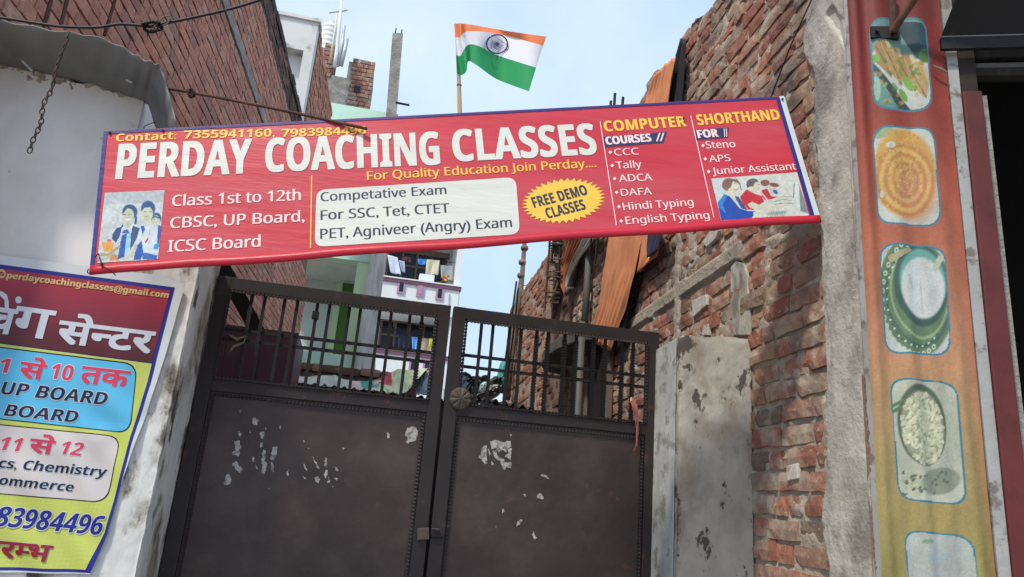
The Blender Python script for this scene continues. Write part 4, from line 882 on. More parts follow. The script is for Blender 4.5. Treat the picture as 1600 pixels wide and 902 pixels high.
for li, (a, b) in enumerate(leafs):
    for x, y in zip(bx[li], by[li]):
        s = s_of(x, y)[0]
        mb = MB(); gbox(mb, s-.0068, s+.0068, Lz2, TOP-.055, -.0065, .0065)
        if li == 1 and x > 830 or x in (660,):
            for k in range(26): z = Lz2+.01+k*.0136; mb.box(G0.P(s, z, 0), G0.U*.0102, G0.V*.0038, G0.N*.0095)
        obj('bar', mb, M['iron'], gt)
    for q0 in (((352, 513), (352, 529)), ((722, 554), (722, 572)))[li]:
        z = s_of(*q0)[1]; gpart('cross_bar', a+.06, b-.06, z-.0075, z+.0075, .0066, .0105, 'iron', 0)
mb = MB(); s, z = s_of(493, 493); gbox(mb, s-.014, s+.014, z-.016, z+.016, -.014, .016); obj('bar_collar', mb, M['iron'], gt)
# rosette
c = G0.px(718, 624, .024); mb = MB(); n = 24; rings = ((.0, .020), (.018, .019), (.030, .016), (.044, .012), (.050, .004), (.050, -.006)); vs = []
for r, h in rings:
    for k in range(n):
        th = 2*math.pi*k/n; rr = r*(1-.03*(k % 3 == 0)); hh = h-(.004 if (k % 3 == 0 and .01 < r < .046) else 0); vs.append(c+G0.U*rr*math.cos(th)+G0.V*rr*math.sin(th)+G0.N*hh)
mb.add(vs, [(j*n+k, j*n+(k+1) % n, (j+1)*n+(k+1) % n, (j+1)*n+k) for j in range(len(rings)-1) for k in range(n)])
obj('rosette', mb, mat('rosette_metal', (.085, .07, .06), .6, .3, 20, .4, 60, .002), gt)
# latch
lt = [G0.px(*q, .022) for q in ((651, 825), (669, 824), (669, 842), (651, 843))]
mb = MB(); mb.prism(lt, G0.N*.014); mb.box(G0.px(679, 826, .028), G0.U*.016, G0.V*.003, G0.N*.004); obj('latch', mb, mat('latch_metal', (.10, .075, .065), .6, .3, 30, .3, 80, .002), gt, bevel=.001)
gpart('bolt', s_of(672, 836)[0], s_of(672, 836)[0]+.05, s_of(665, 836)[1]-.006, s_of(665, 836)[1]+.006, -.034, -.022, 'iron')
# hinge posts
for (x, y), ztop, side in (((318, 530), None, 0), ((1040, 602), None, 1)):
    s, z = s_of(x, y); s = leafs[0][0]-.034 if side == 0 else leafs[1][1]+.028
    hp = gpart('hinge_post', s-.016, s+.016, .0, z, -.016, .016, 'iron', .003)
    mb = MB(); cc = G0.P(s, z, 0); mb.tube([cc, cc+G0.V*.012, cc+G0.V*.02, cc+G0.V*.035, cc+G0.V*.05], [.012, .02, .024, .018, .004], 10); obj('finial', mb, M['iron'], gt, smooth=True)
gpart('gap_strip', leafs[0][0]-.014, leafs[0][0]-.006, .1, s_of(318, 600)[1]+.03, -.012, .004, 'galv', 0); gpart('gap_strip', leafs[1][1]+.004, leafs[1][1]+.007, .1, 1.6, .0, .018, 'galv', 0)  # pale strips added for the bright wall seen through the hinge gaps
# paper scraps on the panels (pixels of the photograph)
paper = mat('torn_paper', (.42, .42, .40), .9, .3, 40, .4, 120, .001, dirt=((.12, .11, .11), 60, .5, .6, .8))
z5 = lambda x, y: (240+x/2.987, 600+y/2.987); z6 = lambda x, y: (640+x/2.987, 600+y/2.987)
scr = [(z5, [(398, 126), (412, 124), (404, 140)]), (z5, [(462, 165), (470, 150), (478, 165), (494, 172), (486, 190), (470, 193), (460, 182)]), (z5, [(392, 222), (402, 218), (412, 238), (404, 250)]), (z5, [(378, 268), (402, 264), (406, 300), (400, 338), (368, 334), (366, 322), (384, 312)]),
  (z5, [(368, 374), (388, 360), (402, 384), (416, 398), (404, 416), (386, 402)]), (z5, [(340, 424), (352, 420), (362, 452), (358, 470), (330, 470)]), (z5, [(498, 226), (516, 222), (520, 238), (502, 256)]), (z5, [(500, 276), (510, 272), (506, 296), (496, 296)]), (z5, [(512, 308), (524, 312), (520, 352), (510, 378), (502, 370)]),
  (z5, [(554, 294), (578, 292), (574, 330), (562, 362), (546, 350)]), (z5, [(518, 360), (532, 372), (520, 424), (502, 418), (508, 386)]), (z5, [(546, 366), (554, 366), (564, 408), (556, 412)]), (z5, [(586, 198), (596, 196), (594, 210), (586, 210)]), (z5, [(462, 338), (468, 340), (472, 366), (460, 358)]), (z5, [(474, 370), (488, 396), (480, 398)]),
  (z5, [(626, 400), (632, 402), (630, 430), (624, 428)]), (z5, [(700, 372), (718, 396), (716, 406), (702, 388)]), (z5, [(742, 338), (762, 372), (774, 398), (760, 388)]), (z5, [(804, 342), (810, 388), (798, 384)]), (z5, [(802, 404), (812, 402), (806, 442), (796, 436)]), (z5, [(750, 436), (768, 430), (778, 446), (770, 462), (756, 456)]),
  (z5, [(838, 382), (856, 392), (868, 408), (850, 402)]), (z5, [(842, 438), (860, 440), (856, 450)]), (z5, [(880, 298), (892, 300), (884, 308)]), (z5, [(832, 474), (842, 478), (836, 486)]), (z5, [(816, 430), (822, 462), (812, 464)]), (z5, [(696, 264), (706, 266), (702, 274)]), (z5, [(718, 298), (728, 300), (722, 306)]), (z5, [(536, 484), (544, 488), (538, 494)]), (z5, [(690, 428), (712, 440), (706, 446)]),
  (z5, [(1184, 204), (1206, 198), (1226, 206), (1234, 232), (1224, 262), (1194, 270), (1190, 280), (1176, 274), (1184, 250), (1172, 236)]), (z5, [(1086, 228), (1098, 224), (1102, 250), (1092, 256)]), (z5, [(446, 206), (454, 228), (448, 228)]), (z5, [(520, 200), (528, 206), (524, 216)]),
  (z6, [(466, 234), (476, 236), (472, 246)]), (z6, [(344, 290), (358, 286), (358, 330), (362, 374), (348, 376), (336, 352), (320, 342), (334, 330)]), (z6, [(372, 270), (398, 262), (420, 268), (440, 272), (470, 266), (474, 292), (462, 300), (452, 318), (430, 310), (414, 322), (404, 300), (384, 306)]),
  (z6, [(384, 314), (402, 312), (414, 340), (440, 350), (456, 372), (474, 366), (474, 390), (452, 388), (440, 402), (430, 388), (424, 360), (400, 346)]), (z6, [(456, 306), (474, 300), (472, 356), (462, 348), (446, 340), (460, 326)]), (z6, [(366, 300), (378, 320), (370, 340)]), (z6, [(380, 360), (392, 372), (384, 382)]),
  (z6, [(612, 426), (626, 418), (640, 428), (650, 440), (644, 444), (630, 434), (616, 432)]), (z6, [(596, 518), (606, 512), (618, 518), (624, 536), (596, 534)]), (z6, [(530, 518), (544, 514), (540, 526)]), (z6, [(430, 590), (438, 582), (442, 596), (432, 604)]), (z6, [(502, 640), (516, 632), (526, 634), (514, 654), (498, 668)]), (z6, [(574, 688), (580, 690), (584, 708), (592, 718), (584, 728), (576, 716)]), (z6, [(400, 662), (406, 664), (403, 672)])]
rs = random.Random(17)
for k, (zf, pts) in enumerate(scr):
    Pq = [np.array(zf(*p)) for p in pts]; out = []
    for i, p in enumerate(Pq):
        q = Pq[(i+1) % len(Pq)]; out.append(p+np.array([rs.gauss(0, .25), rs.gauss(0, .25)])); n = max(1, int(np.linalg.norm(q-p)/2.2))
        for j in range(1, n): t = j/n; out.append(p*(1-t)+q*t+np.array([rs.gauss(0, .75), rs.gauss(0, .75)]))
    pl = [G0.px(x, y, .0036) for x, y in out]; mb = MB(); mb.add(pl, [tuple(range(len(pl)))])
    if np.dot(np.cross(pl[1]-pl[0], pl[2]-pl[1]), G0.N) < 0: mb.f = [f[::-1] for f in mb.f]
    obj('paper_scrap', mb, paper, gt, solid=.0012)
# faded red thread tied to the bars
th = thing('red_thread', 'faded red sacred thread knotted on a bar of the right gate leaf, hanging down', 'thread', G0.px(990, 640, .03))
clothred = mat('faded_red_cloth', (.30, .10, .085), .9, .3, 60, .5, 200, .002)
k_ = G0.px(986, 628, .035)
for sd in range(5):
    rs = random.Random(sd+40); pts = [(985+rs.uniform(-3, 3), 626+rs.uniform(-4, 4)), (988+rs.uniform(-3, 3), 640), (991+rs.uniform(-2, 2), 654), (990+rs.uniform(-3, 3), 670), (989+rs.uniform(-4, 4), 690+rs.uniform(0, 8)), (986+rs.uniform(-2, 2), 700+rs.uniform(0, 14))]
    if sd > 2: pts = pts[:4]
    mb = MB(); mb.tube([G0.px(x, y, .034+.006*rs.random()) for x, y in pts], [.006, .007, .004, .005, .004, .002][:len(pts)], 6); obj('strand', mb, clothred, th, smooth=True)
mb = MB(); mb.tube([G0.px(985, 622, .012), G0.px(984, 628, .028), G0.px(988, 636, .034)], [.004, .011, .008], 8); obj('knot', mb, M['bamboo'], th, smooth=True)
mb = MB(); mb.tube([G0.px(*q, .03) for q in ((359, 525), (372, 533), (385, 528), (383, 537), (366, 544), (361, 552))], [.003, .008, .004, .004, .007, .003], 6); tag(obj('thread_tassel', mb, M['bamboo_old'], smooth=True), 'grey dried thread tied on the crossbar at left end of the gate', 'thread')

# things right behind the gate
bp_ = thing('steel_brace', 'dark diagonal steel brace seen through the left end of the gate', 'brace', atY(370, 460, 3.55))
a, b = atY(338, 400, 3.45), atY(404, 520, 3.9); e = nrm(b-a); q = nrm(np.cross(e, (0, 1, 0)))
mb = MB(); mb.box((a+b)/2, (b-a)/2, q*.004, (0, .03, 0)); obj('flange', mb, M['iron'], bp_); mb = MB(); mb.box((a+b)/2+np.array((0, -.03, 0)), (b-a)/2, q*.036, (0, .004, 0)); obj('web', mb, M['gate_frame'], bp_)
PM = Plane((0, 4.1, 0), GD)
mc = thing('metal_cabinet', 'maroon sheet metal cabinet standing behind the left gate leaf', 'cabinet', PM.px(410, 700))
a, b = PM.p2(330, 506), PM.p2(462, 528)
mb = MB(); wbox(mb, PM, a[0], b[0], .1, a[1]*.5+b[1]*.5, 0, .5); obj('cabinet_body', mb, M['maroon'], mc, bevel=.004)
mb = MB(); wbox(mb, PM, b[0]-.02, b[0]+.012, .1, a[1]*.5+b[1]*.5+.012, -.012, .51); obj('corner_angle', mb, M['maroon'], mc)
mb = MB(); wbox(mb, PM, a[0]-.01, b[0]+.012, a[1]*.5+b[1]*.5, a[1]*.5+b[1]*.5+.014, -.016, .51); obj('cabinet_top', mb, M['maroon'], mc)
for k in range(1, 5):
    s = a[0]+(b[0]-a[0])*k/5; mb = MB(); wbox(mb, PM, s-.006, s+.006, .1, a[1]*.5+b[1]*.5-.03, -.008, -.0); obj('rib', mb, M['maroon'], mc)

# ------------------------------------------------------------------ sheet roof over the left wall, cable, chain, rod
sr = thing('sheet_roof', 'bent grey black corrugated roof sheet jutting over the white front wall', 'roof sheet', atY(100, 100, 2.6))
Tp = [(-90, 12), (0, 31), (50, 42), (100, 50), (140, 55), (180, 68), (205, 82), (222, 92), (238, 98), (248, 101), (256, 118), (264, 148), (272, 178), (279, 206)]
Bt = [(-90, 96), (0, 109), (45, 116), (90, 124), (120, 130), (150, 138), (180, 147), (205, 154), (222, 158), (232, 164), (237, 178), (240, 190), (244, 200), (247, 210)]
n = 180
def pl_s(P, t): P = np.array(P, float); d = np.linspace(0, 1, len(P)); return np.interp(t, d, P[:, 0]), np.interp(t, d, P[:, 1])
G = np.zeros((14, n, 3))
for i in range(n):
    t = i/(n-1); tx, ty = pl_s(Tp, t); bx_, by_ = pl_s(Bt, t)
    for j in range(14):
        s_ = j/13; x = bx_*(1-s_)+tx*s_; y = by_*(1-s_)+ty*s_+(1.8*math.sin(t*70) if j == 13 else 0)*(t < .75); G[j, i] = atY(x, y, 2.90-.34*s_**.8+.006*math.sin(t*70+s_)+.012*(vn(t*14, s_*3, 77)-.5))
mb = MB(); mb.grid(G); obj('roof_sheet', mb, M['sheet'], sr, smooth=True, solid=.003)
for q in (((35, 96), (50, 111)), ((197, 125), (207, 130))):
    mb = MB(); mb.tube([atY(x, y, 2.70) for x, y in q], .004, 5); obj('hook_wire', mb, M['galv'], sr)
mb = MB(); G2 = [(-60, 24), (0, 28), (60, 37), (100, 42), (150, 43), (190, 38), (235, 42)]
G3 = [(235, 42), (262, 36), (300, 28), (345, 18), (385, 7), (430, -8)]
cb = thing('power_cable', 'thick black cable with a knotted joint sagging across the top left corner', 'cable', atY(235, 45, 2.0))
def smooth_path(P, n=40):
    P = np.array(P, float); d = np.linspace(0, len(P)-1, n); out = []
    for t in d:
        i = min(int(t), len(P)-2); u = t-i; p0 = P[max(i-1, 0)]; p1 = P[i]; p2 = P[i+1]; p3 = P[min(i+2, len(P)-1)]
        out.append(.5*((2*p1)+(-p0+p2)*u+(2*p0-5*p1+4*p2-p3)*u*u+(-p0+3*p1-3*p2+p3)*u**3))
    return out
for Pp in (G2, G3):
    mb = MB(); mb.tube([atY(x, y, 2.0) for x, y in smooth_path(Pp)], .0042, 8); obj('cable', mb, M['cable'], cb, smooth=True)
mb = MB(); mb.tube([atY(x, y, 2.0-.012*(k % 2)) for k, (x, y) in enumerate(smooth_path([(222, 38), (236, 34), (250, 40), (240, 50), (226, 46), (232, 36), (248, 36), (252, 46), (236, 48)], 60))], .0045, 8); obj('knot', mb, M['cable'], cb, smooth=True)
mb = MB(); mb.tube([atY(x, y, 1.99) for x, y in smooth_path([(240, 44), (254, 28), (266, 26), (262, 36), (248, 44), (258, 50)], 40)], .002, 6); obj('binding_wire', mb, M['pvc'], cb, smooth=True)
M['chain'] = mat('chain_iron', (.05, .036, .03), .8, .3, 30, .3)
ch = thing('iron_chain', 'rusty iron chain hanging from the sheet roof in front of the white wall', 'chain', atY(47, 237, 2.5))
P0, P1 = atY(107, 50, 2.52), atY(47, 238, 2.52); Lc = np.linalg.norm(P1-P0); nl = 26
for k in range(nl):
    c = P0+(P1-P0)*(k+.5)/nl+np.array([.004*math.sin(k*.7), .003*math.cos(k), 0]); e = nrm(P1-P0); sdx = nrm(np.cross(e, (0, 1, 0) if k % 2 else (1, 1, 0))); hl = Lc/nl*.68; w_ = .0075 if k > 12 else .004; pts = []
    for i in range(13): t = 2*math.pi*i/12; pts.append(c+e*hl*math.cos(t)+sdx*w_*math.sin(t))
    mb = MB(); mb.tube(pts, .0022 if k > 12 else .003, 5, caps=False); obj('chain_link', mb, M['chain'], ch, smooth=True)
rd = thing('iron_rod', 'thin rusty rod running from the sheet roof down to the top of the signboard', 'rod', atY(262, 138, 2.62))
ra, rb = atY(256, 137, 2.66), SIGN.px(574, 206.5, .02)
mb = MB(); mb.tube([ra*(1-t)+rb*t+np.array([0, 0, .006*math.sin(math.pi*t)]) for t in np.linspace(0, 1, 14)], .0062, 8); obj('rod', mb, M['rust'], rd, smooth=True)
mb = MB(); c = ra*.86+rb*.14; rs = random.Random(3)
mb.tube([c+np.array([.012*math.cos(t), .012*math.sin(t*1.7), .013*math.sin(t)]) for t in np.linspace(0, 19, 60)], .003, 5); obj('wire_knot', mb, M['rust'], rd, smooth=True)
mb = MB(); mb.tube([atY(x, y, 2.85) for x, y in ((224, 212), (225, 198), (236, 193), (246, 190))], .0018, 5); tag(obj('loose_wire', mb, M['iron']), 'thin loose wire bent over the white wall just above the signboard', 'wire')

# ------------------------------------------------------------------ flag on its bamboo stick, fixed to the signboard
fl = thing('flagpole', 'thin bamboo stick rising behind the signboard to carry the flag', 'flagpole', SIGN.px(719, 200, -.03))
YP = SIGN.px(718, 250, -.035)[1]
mb = MB(); pth = [atY(x, y, YP) for x, y in ((721, 240), (718.5, 180), (717.3, 135), (716.4, 112), (714, 60), (712.8, 38))]; mb.tube(pth, [.0085, .0085, .0078, .0075, .006, .005], 10); obj('bamboo_stick', mb, M['bamboo'], fl, smooth=True)
for y in (133.5, 186): mb = MB(); c = atY(717.4+(y-135)*.03, y, YP); mb.tube([c-np.array([0, 0, .004]), c, c+np.array([0, 0, .004])], [.0085, .0105, .0085], 10); obj('bamboo_node', mb, M['bamboo_old'], fl, smooth=True)
ff = lambda x, y: (700+x/6.441, 20+y/6.441)
rows = [  # saffron top, saffron/white, white/green, bottom : polylines along the fly in zoomed pixels
 [(62, 112), (120, 108), (165, 112), (240, 122), (400, 150), (600, 185), (800, 215), (990, 240)],
 [(72, 244), (118, 250), (150, 210), (220, 186), (390, 196), (590, 232), (780, 282), (958, 332)],
 [(82, 428), (128, 430), (176, 345), (235, 318), (330, 345), (480, 422), (690, 492), (886, 552)],
 [(92, 618), (138, 628), (185, 590), (205, 490), (290, 530), (460, 652), (620, 722), (815, 792)]]
nx, nr = 72, 10; rr = []
depth = lambda t: .030*math.sin(t*7.5+.4)*min(1, t*5)+.018*math.sin(t*17)*min(1, t*4)
def frow(k, t):
    P_ = smooth_path([ff(*q) for q in rows[k]], 141); i = t*140; j = int(min(i, 139)); return P_[j]*(1-(i-j))+P_[j+1]*(i-j)
fr = [[frow(k, i/(nx-1)) for i in range(nx)] for k in range(4)]
cols3 = [mat('flag_saffron', (.80, .22, .08), .7, .05, 8, .1), mat('flag_white', (.70, .71, .76), .7, .05, 8, .1), mat('flag_green', (.02, .30, .10), .7, .08, 8, .1)]
fg = thing('flag', 'small saffron white and green flag with blue wheel fluttering above the sign', 'flag', atY(715, 110, YP))
for k in range(3):
    G = np.zeros((nr, nx, 3))
    for j in range(nr):
        for i in range(nx):
            s_ = j/(nr-1); p = fr[k][i]*(1-s_)+fr[k+1][i]*s_; G[j, i] = atY(p[0], p[1], YP-.012-depth(i/(nx-1)-.05*(k+s_)))
    mb = MB(); mb.grid(G); obj(('saffron_band', 'white_band', 'green_band')[k], mb, cols3[k], fg, smooth=True)
navy = mat('flag_navy', (.03, .03, .16), .7, .05, 8, 0)
wc = np.array(ff(494, 316)); wr = np.array((113, 101))/6.441
def fpt(x, y, dz=.0):
    best = min(range(nx), key=lambda i: abs((fr[1][i]*.5+fr[2][i]*.5)[0]-x)); t = best/(nx-1); s_ = np.clip((y-fr[1][best][1])/(fr[2][best][1]-fr[1][best][1]), 0, 1)
    i0 = (x-fr[1][0][0])/(fr[1][-1][0]-fr[1][0][0]); return atY(x, y, YP-.012-depth(t-.05*(1+s_))-.0075-dz)
mb = MB(); n = 48; vs = []
for r in (1.0, .86):
    for k in range(n): t = 2*math.pi*k/n; vs.append(fpt(wc[0]+wr[0]*r*math.cos(t), wc[1]+wr[1]*r*math.sin(t)))
mb.add(vs, [(k, (k+1) % n, n+(k+1) % n, n+k) for k in range(n)])
for k in range(24):
    t = 2*math.pi*k/24; a = wc+wr*.1*np.array([math.cos(t), math.sin(t)]); b = wc+wr*.82*np.array([math.cos(t+.0), math.sin(t)]); q = np.array([-math.sin(t), math.cos(t)])*.36
    m_ = (a+b)/2; mb.add([fpt(*(a+q*.7)), fpt(*(m_+q)), fpt(*b), fpt(*(m_-q)), fpt(*(a-q*.7))], [(0, 1, 2, 3, 4)])
vs = [fpt(wc[0]+2.0*math.cos(t), wc[1]+1.9*math.sin(t), .001) for t in np.linspace(0, 2*math.pi, 17)[:-1]]; mb.add(vs, [tuple(range(16))])
obj('wheel_emblem', mb, navy, fg)

# ------------------------------------------------------------------ cloths on the right wall
def cloth(name, label, cat, G, m, th_=.003, attr=None): mb = MB(); mb.grid(G); return tag(obj(name, mb, m, smooth=True, solid=th_, attr=attr), label, cat)
orange = mat('orange_cloth', (.66, .27, .13), .85, .12, 6, .3, 90, .002, dirt=((.50, .17, .07), 26, .6, .66, .6))
G = ribbon([(1022, 118), (1012, 150), (1008, 185), (985, 290), (953, 365), (945, 420), (934, 480), (918, 530)], [(1054, 88), (1050, 120), (1042, 170), (1030, 290), (1003, 362), (990, 430), (978, 470), (952, 549)], X=XR-.09, n=70, w=40, folds=7, amp=.008, crumple=.035, seed=2)
cloth('orange_cloth', 'long orange printed cloth hanging down the right wall behind the sign', 'cloth', G, orange)
blk = mat('black_cloth', (.018, .018, .022), .75, .3, 8, .4, 60, .004)
G = ribbon([(1064, 60), (1054, 90), (1042, 165), (1030, 280), (1003, 362), (990, 430), (976, 480), (960, 548)], [(1072, 62), (1069, 100), (1064, 165), (1040, 280), (1014, 362), (999, 430), (984, 480), (970, 548)], X=XR-.055, n=50, w=14, folds=2, amp=.008, crumple=.02, seed=5)
cloth('black_cloth', 'narrow black cloth strip hanging beside the orange cloth', 'cloth', G, blk)
G = ribbon([(1010, 340), (1004, 365), (1000, 400), (995, 428)], [(1040, 335), (1033, 362), (1026, 400), (1004, 420)], X=XR-.07, n=20, w=12, folds=1.5, amp=.008, seed=7)
cloth('orange_rag', 'short torn orange rag right of the black cloth strip', 'rag', G, orange)
G = ribbon([(1016, 335), (1012, 362), (1010, 385), (1011, 404)], [(1042, 330), (1036, 362), (1030, 380), (1026, 392)], X=XR-.10, n=16, w=12, folds=3, amp=.006, seed=9)
cloth('blue_rag', 'dark blue rag hanging over the orange rag below the sign', 'rag', G, mat('blue_cloth', (.035, .04, .075), .9, .2, 20, .5, 90, .003))

# rusty corrugated sheet standing on the dark wall
L_, R__ = [(896, 330), (886, 362), (880, 385), (876, 415), (877, 448), (884, 462)], [(955, 330), (938, 362), (922, 385), (906, 405), (893, 430), (886, 456)]
G = np.zeros((40, 70, 3)); col = np.zeros((40, 70, 3))
G0_ = ribbon(L_, R__, X=XR-.10, n=40, w=70)
for j in range(40):
    for i in range(70):
        s_ = i/69; G0_[j, i, 0] += .014*math.sin(s_*2*math.pi*9); r_ = vn(s_*6, j*.15, 88)
        k = sstep(.5, .62, s_+.25*(r_-.5)); base = np.array((.30, .10, .05))*(1-k)+np.array((.42, .41, .38))*k; base = base*(.7+.5*vn(s_*22, j*.3, 89)); col[j, i] = base
mr_ = mat('rusty_corrugated', (1, 1, 1), .75, .2, 12, .3, 60, .003, attr='print')
cloth('corrugated_sheet', 'curved corrugated sheet, half rust orange and half grey, on the dark wall', 'roof sheet', G0_, mr_, .002, {'print': col.reshape(-1, 3)})

# rebar column with brick core and plant at the end of the dark wall
rc = thing('rebar_column', 'unfinished rusty rebar column cage on the wall end, left of the rusty sheet', 'rebar column', atX(865, 440, XR-.05))
for p, q in (((862, 340), (851, 482)), ((879, 345), (872, 440)), ((868, 330), (862, 410)), ((886, 340), (880, 372))):
    mb = MB(); mb.tube([atX(*p, XR-.12), atX(*q, XR-.12)], .012, 6); obj('rebar', mb, M['rust'] if p[0] < 865 else M['iron'], rc)
for y in (380, 404, 424, 432, 456):
    mb = MB(); o_ = (y-380)*.07; mb.tube([atX(859-o_, y, XR-.13), atX(880-o_, y+1.5, XR-.13)], .009, 6); obj('stirrup', mb, M['rust'], rc)
mb = MB(); cA, cB = atX(858, 408, XR-.05), atX(853, 475, XR-.05)
for k in range(11):
    y = 406+k*6.4; a = atX(861-k*.8, y, XR-.06); b = atX(876-k*1.0, y+1, XR-.06); mb2 = MB(); mb2.box((a+b)/2, (b-a)/2*.95, (0, 0, abs(atX(861, y+5.2, XR)[2]-a[2])/2), (.05, 0, 0)); obj('brick', mb2, M['brick_r'], rc)
mb = MB(); mb.tube([atX(x, y, XR-.10) for x, y in ((875, 425), (871, 445), (866, 460), (860, 472))], .012, 6); obj('yellow_strap', mb, mat('yellow_strap', (.50, .46, .16), .7), rc)
def plant(name, label, base, h, n, seed, spread=.3, lw_=.03):
    rs = random.Random(seed); t = thing(name, label, 'plant', base); 
    st_ = MB(); lf = MB(); base = np.array(base, float)
    for k in range(n):
        e = base+np.array([rs.uniform(-1, 1)*spread, rs.uniform(-1, 1)*spread, h*rs.uniform(.5, 1)]); m_ = (base+e)/2+np.array([rs.uniform(-.3, .3)*spread]*3); P_ = smooth_path([base, m_, e], 8); st_.tube(P_, .004, 4)
        for p in P_[2:]:
            for q in range(3):
                d = nrm([rs.gauss(0, 1), rs.gauss(0, 1), rs.gauss(.2, .6)]); w_ = nrm(np.cross(d, [rs.gauss(0, 1) for _ in range(3)])); L1 = lw_*rs.uniform(1.5, 3); lf.add([p, p+d*L1*.5+w_*lw_*.4, p+d*L1, p+d*L1*.5-w_*lw_*.4], [(0, 1, 2, 3)])
    obj('stem', st_, M['bamboo_old'], t); obj('foliage', lf, M['leaf'], t)
plant('potted_plant', 'small green weed sprouting inside the rebar column on the wall top', atX(869, 404, XR-.05), .42, 9, 5, .09, .035)
for q in ((905, 330, 903, 392), (914, 330, 912, 388)):
    pass
cr_ = thing('rebar_pair', 'two thin upright rebars in front of the grey end of corrugated sheet', 'rebar', atX(925, 400, XR-.15))
for p, q in (((927, 345), (921, 398)), ((936, 345), (930, 412))): mb = MB(); mb.tube([atX(*p, XR-.16), atX(*q, XR-.16)], .008, 6); obj('rebar', mb, M['iron'], cr_)

# concrete canopy, pipe, doorway on the right wall
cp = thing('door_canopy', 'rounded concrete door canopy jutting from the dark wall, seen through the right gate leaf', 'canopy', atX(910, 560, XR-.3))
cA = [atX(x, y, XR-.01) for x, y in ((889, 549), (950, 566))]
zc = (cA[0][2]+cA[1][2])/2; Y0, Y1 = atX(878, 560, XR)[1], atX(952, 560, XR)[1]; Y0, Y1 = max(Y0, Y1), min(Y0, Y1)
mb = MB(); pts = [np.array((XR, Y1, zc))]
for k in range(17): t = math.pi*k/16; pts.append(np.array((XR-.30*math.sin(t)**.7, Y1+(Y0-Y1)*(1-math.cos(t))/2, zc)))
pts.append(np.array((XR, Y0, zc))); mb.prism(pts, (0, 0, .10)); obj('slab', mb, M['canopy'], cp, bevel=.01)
dr = thing('doorway', 'dark doorway under the concrete canopy', 'door', atX(938, 640, XR-.06))
a, b = atX(926, 600, XR)[1], atX(958, 600, XR)[1]
mb = MB(); mb.bb(XR-.035, XR-.022, b, a, .1, zc); obj('door_opening', mb, M['dark'], dr)
mb = MB(); mb.bb(XR-.05, XR-.02, a, a+.06, .1, zc); obj('door_jamb', mb, M['wood'], dr); mb = MB(); mb.bb(XR-.05, XR-.02, b-.06, b, .1, zc); obj('door_jamb', mb, M['wood'], dr)
pp = thing('drain_pipe', 'grey vertical drain pipe running down the dark wall past the canopy', 'pipe', atX(903, 640, XR-.12))
yp = atX(907, 560, XR-.34)
mb = MB(); mb.tube([np.array((XR-.34, yp[1], .1)), np.array((XR-.34, yp[1], zc-.01))], .024, 12); obj('lower_pipe', mb, M['pvc'], pp, smooth=True)
yp = atX(917, 430, XR-.06)
mb = MB(); mb.tube([np.array((XR-.06, yp[1], zc+.1)), atX(921, 392, XR-.06)], .030, 12); obj('upper_pipe', mb, M['pvc'], pp, smooth=True)
mb = MB(); c = atX(896, 453, XR-.08); mb.tube([c, c+np.array((-.06, 0, .0)), c+np.array((-.06, -.02, -.05))], .025, 8); tag(obj('spout', mb, M['pvc'], smooth=True), 'small white pipe spout sticking out of the dark brick wall', 'pipe')

# bamboo and rods
def pole(name, label, cat, px_, Y, r, m, group=None, nodes=()):
    t = thing(name, label, cat, atY(*px_[-1], Y), group); mb = MB(); mb.tube([atY(x, y, Y) for x, y in px_], r, 8); obj('shaft', mb, m, t, smooth=True)
    for x, y in nodes: mb = MB(); c = atY(x, y, Y); mb.tube([c-np.array([0, 0, .03]), c, c+np.array([0, 0, .03])], [np.max(r)*1.0, np.max(r)*1.14, np.max(r)*1.0], 8); obj('node', mb, m, t, smooth=True)
pole('bamboo_pole', 'tall grey bamboo pole standing against the sky at the far wall end', 'pole', [(823, 330), (820, 375), (816, 430), (812, 460), (806, 500), (798, 560), (792, 625)], 9.6, [.028, .030, .034, .048, .046, .045, .045], M['bamboo_old'], nodes=((819.5, 388), (816, 410), (814, 431)))
pole('thin_pole', 'thin leaning stick just left of the tall bamboo pole', 'pole', [(807, 440), (803, 470), (800, 492), (790, 560), (784, 615)], 9.4, .014, M['iron'], 'thin sticks beside the bamboo pole', ((802, 478),))
pole('thin_pole', 'thin upright stick between leaning stick and bamboo pole', 'pole', [(810, 450), (806, 490), (797, 560), (790, 615)], 9.45, .012, M['iron'], 'thin sticks beside the bamboo pole')
mb = MB(); mb.tube([atY(x, y, 9.5) for x, y in ((818, 446), (830, 447), (836, 448))], .004, 4); tag(obj('wire', mb, M['iron']), 'short wire tied between the bamboo pole and wall top', 'wire')
for k, (x0, y0, x1, y1) in enumerate(((954, 178, 954.5, 158), (959, 178, 961, 146), (972, 178, 973.5, 152))):
    mb = MB(); mb.tube([atX(x0-3, y0+40, XR-.02), atX(x1, y1, XR-.02)], .012, 6)
    tag(obj('rebar_stub', mb, M['iron']), ('shortest rebar stub above the sign, leftmost of three', 'tallest rebar stub above the sign, middle of three', 'rebar stub above the sign nearest the orange cloth')[k], 'rebar', 'rebar stubs poking above the sign')
